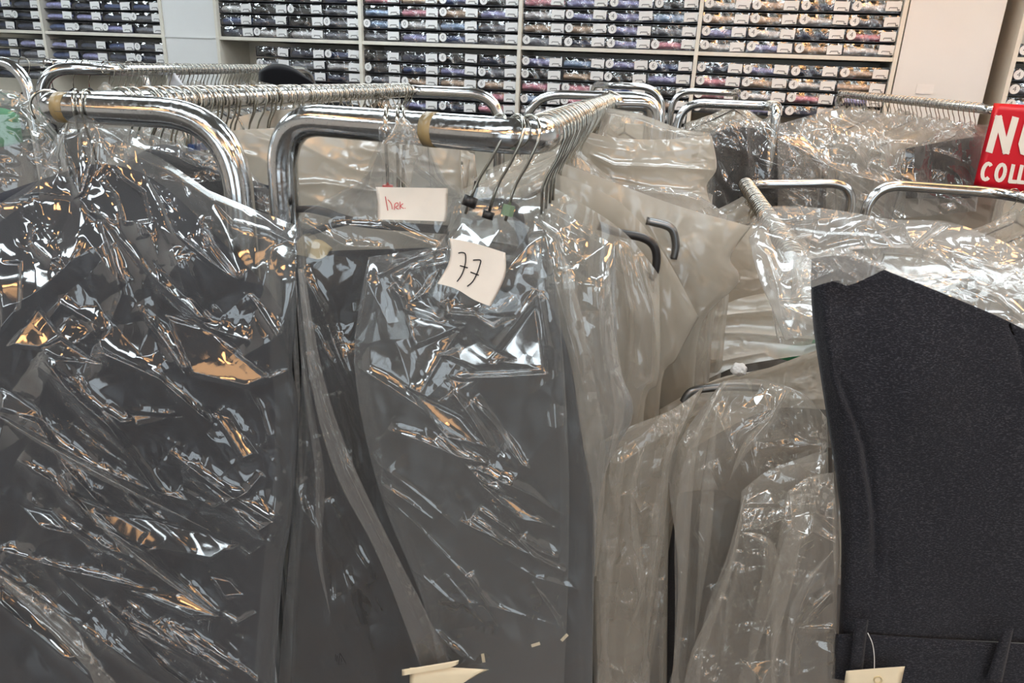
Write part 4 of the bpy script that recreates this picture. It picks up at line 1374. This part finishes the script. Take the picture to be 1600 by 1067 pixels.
# receding film between the centre bags and the wool trousers
g = sheet('folded_shirt', GREEN, [(1215, 548), (1250, 535), (1290, 528)], [(1215, 560), (1250, 566), (1290, 560)], 1.14, nx=12, ny=8, bulge=0.01, thick=0.02, capped=True)
tag(g, 'green cloth glimpsed under film beside the grey wool trousers', 'clothes')
film_thing('beige rippled film bundle between the centre bags and the wool trousers', FILM_DULL, [(1095, 500), (1150, 468), (1225, 455), (1290, 455)], [(1035, 640), (1130, 580), (1220, 560), (1290, 552)], lean_y(1.2, 1.02, 460, 620), seed=41, ang=0.2, st=3,
           nx=150, ny=110, big=0.010, mid=0.007, cell=50, rid=[([(1095, 520), (1160, 520), (1270, 530)], 0.014, 6), ([(1090, 500), (1150, 490), (1210, 485)], 0.012, 5), ([(1050, 590), (1120, 565), (1200, 550)], 0.014, 6)])
film_thing('clear film fold running under the crumpled paper', FILM_DULL, [(1030, 640), (1120, 592), (1200, 575), (1290, 540)], [(1020, 740), (1100, 690), (1200, 640), (1290, 640)], lean_y(1.0, 0.9, 560, 700), seed=42, ang=-0.3, st=4,
           nx=150, ny=100, big=0.014, mid=0.010, cell=55, rid=[([(1030, 640), (1100, 600), (1200, 575), (1280, 545)], 0.016, 7), ([(1060, 700), (1075, 655), (1140, 610)], 0.012, 6), ([(1040, 660), (1055, 700), (1045, 740)], 0.012, 6)])
# gathered folds where the film lies several layers thick
def fold(owner, pts, w, Y, mat=FILM_C, seed=0, amp=0.004):
    P = [(p.x, p.y) for p in smooth_path([(a, b, 0) for a, b in pts], 4)]
    Lf, Rg = [], []
    for i, (x, y) in enumerate(P):
        x0, y0 = P[max(i - 1, 0)]
        x1, y1 = P[min(i + 1, len(P) - 1)]
        L = math.hypot(x1 - x0, y1 - y0) + 1e-9
        t = i / (len(P) - 1)
        ww = w * 0.8 * (0.12 + 0.88 * min(1, t * 2.2)) * (1 if y > 1060 or t < 0.5 else max(0.08, min(1, (1 - t) * 2.4))) / 2
        nx_, ny_ = (y1 - y0) / L * ww, -(x1 - x0) / L * ww
        Lf.append((x - nx_, y - ny_))
        Rg.append((x + nx_, y + ny_))
    sheet('film_fold', mat, [Lf[0], Rg[0]], [Lf[-1], Rg[-1]], Y, L=Lf, R=Rg, nx=14, ny=160, bulge=0.003, thick=0.003, edge=0.3, parent=owner, sm=0, closed=False,
          relief=crumple(0.004, 0.002, 0.0008, 1.4, 3, seed, 40, [(pts, amp, 4)]))


bag_by = {o['label']: o for o in C.objects if o.get('category') == 'garment bag'}
bD0 = bag_by['upright milky bag lowest of the centre right bags, beside the dark trousers']
bD1 = bag_by['domed cloudy bag below the crumpled paper at the right']
bD2 = bag_by['shiny crinkled bag leaning in front of the domed one']
bD3 = bag_by['glossy film corner against the left edge of the grey wool trousers']
fold(bD2, [(1160, 832), (1200, 850), (1203, 910), (1180, 1000), (1158, 1110)], 34, 0.765, seed=1)
fold(bD2, [(1162, 780), (1140, 880), (1105, 980), (1080, 1110)], 24, 0.77, seed=2)
fold(bD3, [(1262, 752), (1240, 840), (1212, 960), (1196, 1110)], 40, 0.752, seed=3)
fold(bD3, [(1302, 860), (1262, 910), (1236, 980), (1228, 1110)], 20, 0.75, seed=4)
fold(bD1, [(1130, 600), (1085, 690), (1068, 800), (1062, 960), (1050, 1110)], 30, 0.815, seed=5)
fold(bD1, [(1228, 612), (1200, 660), (1165, 700), (1140, 750)], 22, 0.812, FILM_C, seed=6, amp=0.008)
fold(bD1, [(1120, 640), (1108, 740), (1100, 860), (1085, 1000)], 26, 0.818, FILM_C, seed=7)
fold(bD0, [(1056, 660), (1036, 760), (1020, 900), (1002, 1110)], 26, 0.832, seed=8, amp=0.008)
fold(bD0, [(978, 690), (960, 780), (946, 900), (944, 1110)], 34, 0.835, seed=9)
fold(bD0, [(1010, 690), (985, 770), (990, 860), (1002, 930), (985, 980)], 30, 0.83, FILM_C, seed=10)
fold(bagA, [(-30, 878), (60, 950), (130, 1020), (190, 1110)], 40, 0.795, seed=11)
fold(bagA, [(-20, 640), (80, 700), (190, 760), (330, 830)], 16, 0.798, FILM, seed=12)
fold(bagA, [(104, 770), (180, 842), (260, 905), (344, 965)], 14, 0.797, FILM, seed=13)
fold(bagB2, [(880, 400), (900, 500), (920, 640), (935, 760), (930, 900)], 44, 0.775, seed=14)
fold(bagB2, [(950, 400), (952, 520), (968, 640), (945, 740)], 26, 0.775, seed=15)
fold(bagB1, [(462, 440), (478, 600), (500, 740), (498, 860), (516, 960)], 18, 0.805, FILM, seed=16)
fold(bagB1, [(628, 184), (630, 215), (627, 250), (640, 292)], 82, on_arm(628).y - 0.034, FILM_M, seed=17, amp=0.003)
# crumpled paper ball
bm = bmesh.new()
bmesh.ops.create_icosphere(bm, subdivisions=3, radius=0.011)
rr = random.Random(4)
for v in bm.verts:
    d = v.co.normalized()
    k_ = float(facets(np.array([d.x * 40 + d.z * 13]), np.array([d.y * 40 + d.z * 29]), 14, 0.4, 1, 3)[0])
    v.co = v.co * (1 + 0.5 * k_)
    v.co.z *= 0.8
o = part('crumpled_paper', bm_mesh('crumpled_paper', bm, PAPER_W))
o.location = at(1155, 577, 0.965)
tag(o, 'small crumpled ball of white paper on the film right of centre', 'paper')

# ------------------------------------------------------------------ grey wool trousers and the film over them
def relE(x, y):
    h = 0.010 * (vnoise(x / 140, y / 200, 7) - 0.5)
    h += ridge(x, y, [(1284, 440), (1290, 520), (1305, 600), (1335, 670), (1356, 790), (1360, 860)], 0.016, 20, 0.2)
    h -= ridge(x, y, [(1300, 560), (1330, 640), (1352, 700), (1366, 800), (1368, 900)], 0.013, 10)
    h -= ridge(x, y, [(1388, 830), (1392, 960)], 0.002, 5)
    h -= ridge(x, y, [(1575, 505), (1592, 540), (1602, 600)], 0.004, 4)
    h += 0.008 * np.exp(-((x - 1440) / 70) ** 2 - ((y - 620) / 90) ** 2)
    return h


E_T = [(1268, 404), (1310, 399), (1345, 406), (1378, 420), (1480, 461), (1600, 514), (1740, 600)]
tr = sheet('wool_trousers', WOOL, E_T, [(1310, 1005), (1330, 990), (1430, 996), (1600, 1004), (1740, 1010)], 0.80,
           L=[(1268, 404), (1267, 447), (1272, 520), (1290, 640), (1312, 790), (1314, 900), (1310, 1005)], R=[(1740, 600), (1740, 1010)], nx=120, ny=140, relief=relE, bulge=0.018, thick=0.015, edge=0.05, sm=3, capped=True)
tag(tr, 'heather grey wool trousers hung upside down at the right edge', 'trousers')
sheet('waistband', WOOL, [(1306, 990), (1360, 991), (1430, 997), (1600, 1006), (1740, 1012)], [(1300, 1060), (1400, 1074), (1600, 1086), (1740, 1096)], 0.774,
      nx=60, ny=20, relief=lambda x, y: 0.004 * (vnoise(x / 60, y / 60, 2) - 0.5), bulge=0.006, thick=0.02, edge=0.02, parent=tr, sm=2, capped=True)
for T_, B_, n_ in (([(1336, 966), (1357, 968)], [(1326, 1058), (1347, 1060)], 0), ([(1567, 982), (1584, 982)], [(1540, 1062), (1566, 1066)], 1)):
    sheet('belt_loop', WOOL, T_, B_, 0.760, nx=8, ny=20, bulge=0.004, thick=0.004, edge=0.2, parent=tr, capped=True)
hang_tag = sheet('price_tag', PAPER_C, [(1322, 1048), (1370, 1044), (1414, 1041)], [(1314, 1100), (1360, 1098), (1402, 1095)], 0.745, nx=10, ny=10, bulge=0.001, thick=0.0012, nb=4)
tag(hang_tag, 'cream cardboard tag hanging on a thread from the wool trousers', 'tag')
px_tube('thread', [(1356, 989), (1363, 1005), (1366, 1025), (1366, 1046)], 0.748, 0.0006, PAPER_W, hang_tag, 6)
px_tube('washer', [(1372 + 6 * math.cos(a * math.pi / 6), 1062 + 5 * math.sin(a * math.pi / 6)) for a in range(12)], 0.7435, 0.0012, CREAMP, hang_tag, 6, sm=2, closed=True)
ridG = [([(1172, 372), (1200, 400), (1215, 450), (1222, 500)], 0.014, 8), ([(1190, 340), (1280, 380), (1360, 340)], 0.012, 8), ([(1360, 340), (1400, 375), (1460, 395), (1490, 420)], 0.014, 7),
        ([(1260, 410), (1330, 390), (1420, 385), (1472, 350)], 0.016, 8), ([(1420, 470), (1500, 440), (1560, 465), (1600, 500)], 0.014, 8), ([(1490, 400), (1560, 420), (1600, 410)], 0.012, 7),
        ([(1245, 340), (1260, 400), (1240, 470)], 0.010, 8), ([(1220, 440), (1290, 430), (1330, 440)], 0.010, 7), ([(1340, 355), (1365, 400), (1370, 410)], 0.010, 6)]
film_thing('big crumpled clear film heaped behind the grey wool trousers', FILM_W, [(1170, 372), (1190, 328), (1240, 322), (1320, 330), (1400, 344), (1480, 346), (1560, 374), (1680, 420)],
           [(1226, 532), (1310, 524), (1420, 600), (1680, 680)], lean_y(1.0, 0.86, 340, 500), L=[(1170, 372), (1184, 430), (1205, 480), (1226, 532)], nx=330, ny=200, seed=51, ang=0.4, st=2.0, big=0.020, mid=0.004, fine=0.001, cell=150, rid=ridG,
           til=[aim([(1375, 362), (1410, 352), (1425, 385), (1395, 385)], CR), aim([(1470, 345), (1480, 352), (1425, 388)], CR), aim([(1230, 350), (1275, 345), (1270, 365), (1225, 375)], WR), aim([(1380, 395), (1440, 400), (1420, 430), (1370, 420)], WR)])
film_thing('lip of clear film lapping over the top corner of the wool trousers', FILM_W, [(1240, 400), (1300, 388), (1345, 396), (1386, 418)], [(1236, 462), (1266, 450), (1308, 438), (1326, 446), (1382, 421)], 0.764, seed=52, ang=0.2, nx=120, ny=40, big=0.012, mid=0.01, cell=40, thick=0.006, bulge=0.004,
           rid=[([(1265, 440), (1310, 420), (1340, 435)], 0.008, 4), ([(1300, 405), (1320, 430)], 0.008, 5)])

# ------------------------------------------------------------------ red sign
SY = 2.86
sg_ = sheet('sale_sign', SIGNR, [(1553, 161), (1640, 166), (1760, 172)], [(1521, 289), (1560, 296), (1760, 318)], SY, L=[(1553, 161), (1538, 222), (1521, 289)], R=[(1760, 172), (1760, 318)], nx=20, ny=12, bulge=0.0, thick=0.008, sm=0, capped=True)
tag(sg_, 'red sign with large cream lettering hanging at the right edge', 'sign')
GL = {'N': [[(0, 0), (0.0, 1), (0.7, 0), (0.7, 1)]], 'U': [[(0, 1), (0, 0.25), (0.15, 0.03), (0.35, 0), (0.55, 0.03), (0.7, 0.25), (0.7, 1)]],
      'O': [[(0.35 + 0.36 * math.cos(a * math.pi / 8), 0.5 + 0.5 * math.sin(a * math.pi / 8)) for a in range(17)]], 'V': [[(0, 1), (0.35, 0), (0.7, 1)]],
      'A': [[(0, 0), (0.35, 1), (0.7, 0)], [(0.14, 0.35), (0.56, 0.35)]], 'C': [[(0.35 + 0.36 * math.cos(a * math.pi / 8), 0.5 + 0.5 * math.sin(a * math.pi / 8)) for a in range(2, 15)]],
      'L': [[(0.1, 1), (0.1, 0), (0.6, 0)]], 'E': [[(0.6, 1), (0.1, 1), (0.1, 0), (0.6, 0)], [(0.1, 0.5), (0.5, 0.5)]], 'Z': [[(0, 1), (0.7, 1), (0, 0), (0.7, 0)]], 'I': [[(0.2, 1), (0.2, 0)]]}


def sign_text(txt, ox, oy, w, h, adv, wd, sl):
    st = []
    x = 0.0
    for ch in txt:
        for pl in GL[ch]:
            q_ = [(ox + (x + a * w) + sl * b * h, oy + (x + a * w) * 0.075 - b * h) for a, b in pl]
            if ch in 'UOC': st.append(q_)
            else:
                for (ax, ay), (bx, by) in zip(q_[:-1], q_[1:]):
                    L = math.hypot(bx - ax, by - ay)
                    ex, ey = (bx - ax) / L * wd * 0.3, (by - ay) / L * wd * 0.3
                    st.append([(ax - ex, ay - ey), (bx + ex, by + ey)])
        x += adv * {'I': 0.45, 'L': 0.62, 'E': 0.75}.get(ch, 1.0)
    return ribbon('lettering', SIGNW, st, wd, SY - 0.002, sg_, sm=0, step=0.0005)


sign_text('NUOVA', 1546, 235, 37, 51, 47, 11, 0.28)
sign_text('COLLEZIONE', 1533, 280, 18, 25, 21.5, 6, 0.22)

# odd soft things at the back
o = sheet('folded_cloth', BLACKC, [(404, 112), (425, 100), (455, 104), (492, 130)], [(404, 126), (440, 134), (492, 134)], 3.0, nx=20, ny=10, bulge=0.08, thick=0.1, capped=True)
tag(o, 'black cloth heaped on top of the back left rack', 'clothes')
o = sheet('folded_cloth', WHITEC, [(262, 104), (268, 103), (276, 118), (291, 138)], [(262, 122), (266, 138), (291, 141)], 2.88, nx=12, ny=10, bulge=0.02, thick=0.03, capped=True)
tag(o, 'white cloth corner standing up between the left rails', 'clothes')

film_thing('beige sheet of film between the centre bags and the crumpled heap', FILM_DULL, [(1080, 350), (1130, 345), (1200, 360)], [(1080, 520), (1140, 500), (1240, 500)], 1.5, seed=71, nx=90, ny=90, ang=0.1, st=4, big=0.014, mid=0.006, cell=50)
film_thing('pale film skirt hanging under the crumpled heap beside the wool trousers', FILM_W, [(1195, 420), (1240, 420), (1290, 430)], [(1215, 536), (1250, 540), (1300, 534)], 0.93, seed=72, nx=80, ny=80, ang=1.3, st=3, big=0.012, mid=0.006, cell=50)

g = sheet('black_jacket', BLACKC, [(1112, 212), (1150, 198), (1230, 212), (1292, 245)], [(1112, 330), (1200, 335), (1290, 335)], 3.04, nx=24, ny=20, bulge=0.03, thick=0.04, capped=True,
          relief=lambda x, y: 0.03 * (vnoise(x / 25, y / 60, 3) - 0.5))
tag(g, 'black jacket in film just left of the low rack bend, behind the beige bags', 'clothes')
film_thing('domed clear film over the black jacket right of the beige bags', FILM, [(1108, 205), (1150, 186), (1235, 200), (1305, 245)], [(1108, 345), (1200, 345), (1308, 340)], 2.98, seed=81, nx=150, ny=110, ang=0.5, big=0.035, mid=0.022, cell=60,
           rid=[([(1165, 190), (1170, 260), (1160, 320)], 0.03, 6), ([(1240, 215), (1275, 250), (1290, 290)], 0.03, 6)], thick=0.12)
g = sheet('dark_trousers', CHARCOAL, [(1415, 232), (1470, 222), (1535, 212)], [(1415, 310), (1470, 310), (1525, 310)], 3.0, nx=20, ny=12, bulge=0.02, thick=0.03, capped=True)
tag(g, 'charcoal trousers in film left of the red sign', 'clothes')
film_thing('wide crumpled beige film on the bags left of the red sign', FILM, [(1215, 195), (1310, 172), (1420, 182), (1545, 196)], [(1215, 345), (1350, 345), (1525, 330)], 2.93, seed=82, nx=240, ny=120, ang=0.15, st=3, big=0.06, mid=0.035, cell=45, thick=0.1)

# film and clothes of the left rack seen behind its arm and under the centre arm
g = sheet('dark_trousers', NAVY, [(200, 250), (260, 225), (330, 262), (420, 290)], [(200, 480), (300, 480), (420, 480)], 1.02, nx=24, ny=20, thick=0.012, bulge=0.01, capped=True)
tag(g, 'navy trousers in film seen between the left rack arm and the centre rack post', 'clothes')
film_thing('clear bag with shiny folds directly under the left rack arm', FILM, [(140, 205), (200, 200), (300, 232), (380, 262), (424, 300)], [(150, 470), (300, 480), (440, 480)], 0.985, seed=61, nx=170, ny=150, ang=0.6, big=0.016, mid=0.01, cell=70)
film_thing('beige dusty bag seen through the loop of the centre rack post', FILM_BEIGE, [(350, 205), (430, 200), (520, 205), (640, 200), (720, 212)], [(370, 480), (520, 480), (720, 480)], 1.13, seed=62, nx=160, ny=120, ang=0.2, big=0.014, mid=0.004, cell=110)
film_thing('second beige bag with white hanger shoulders behind the left rail hooks', FILM_BEIGE, [(320, 200), (400, 176), (500, 170), (600, 178)], [(330, 330), (480, 330), (640, 330)], 1.5, seed=63, nx=120, ny=80, ang=0.2, big=0.012, mid=0.004, cell=110)
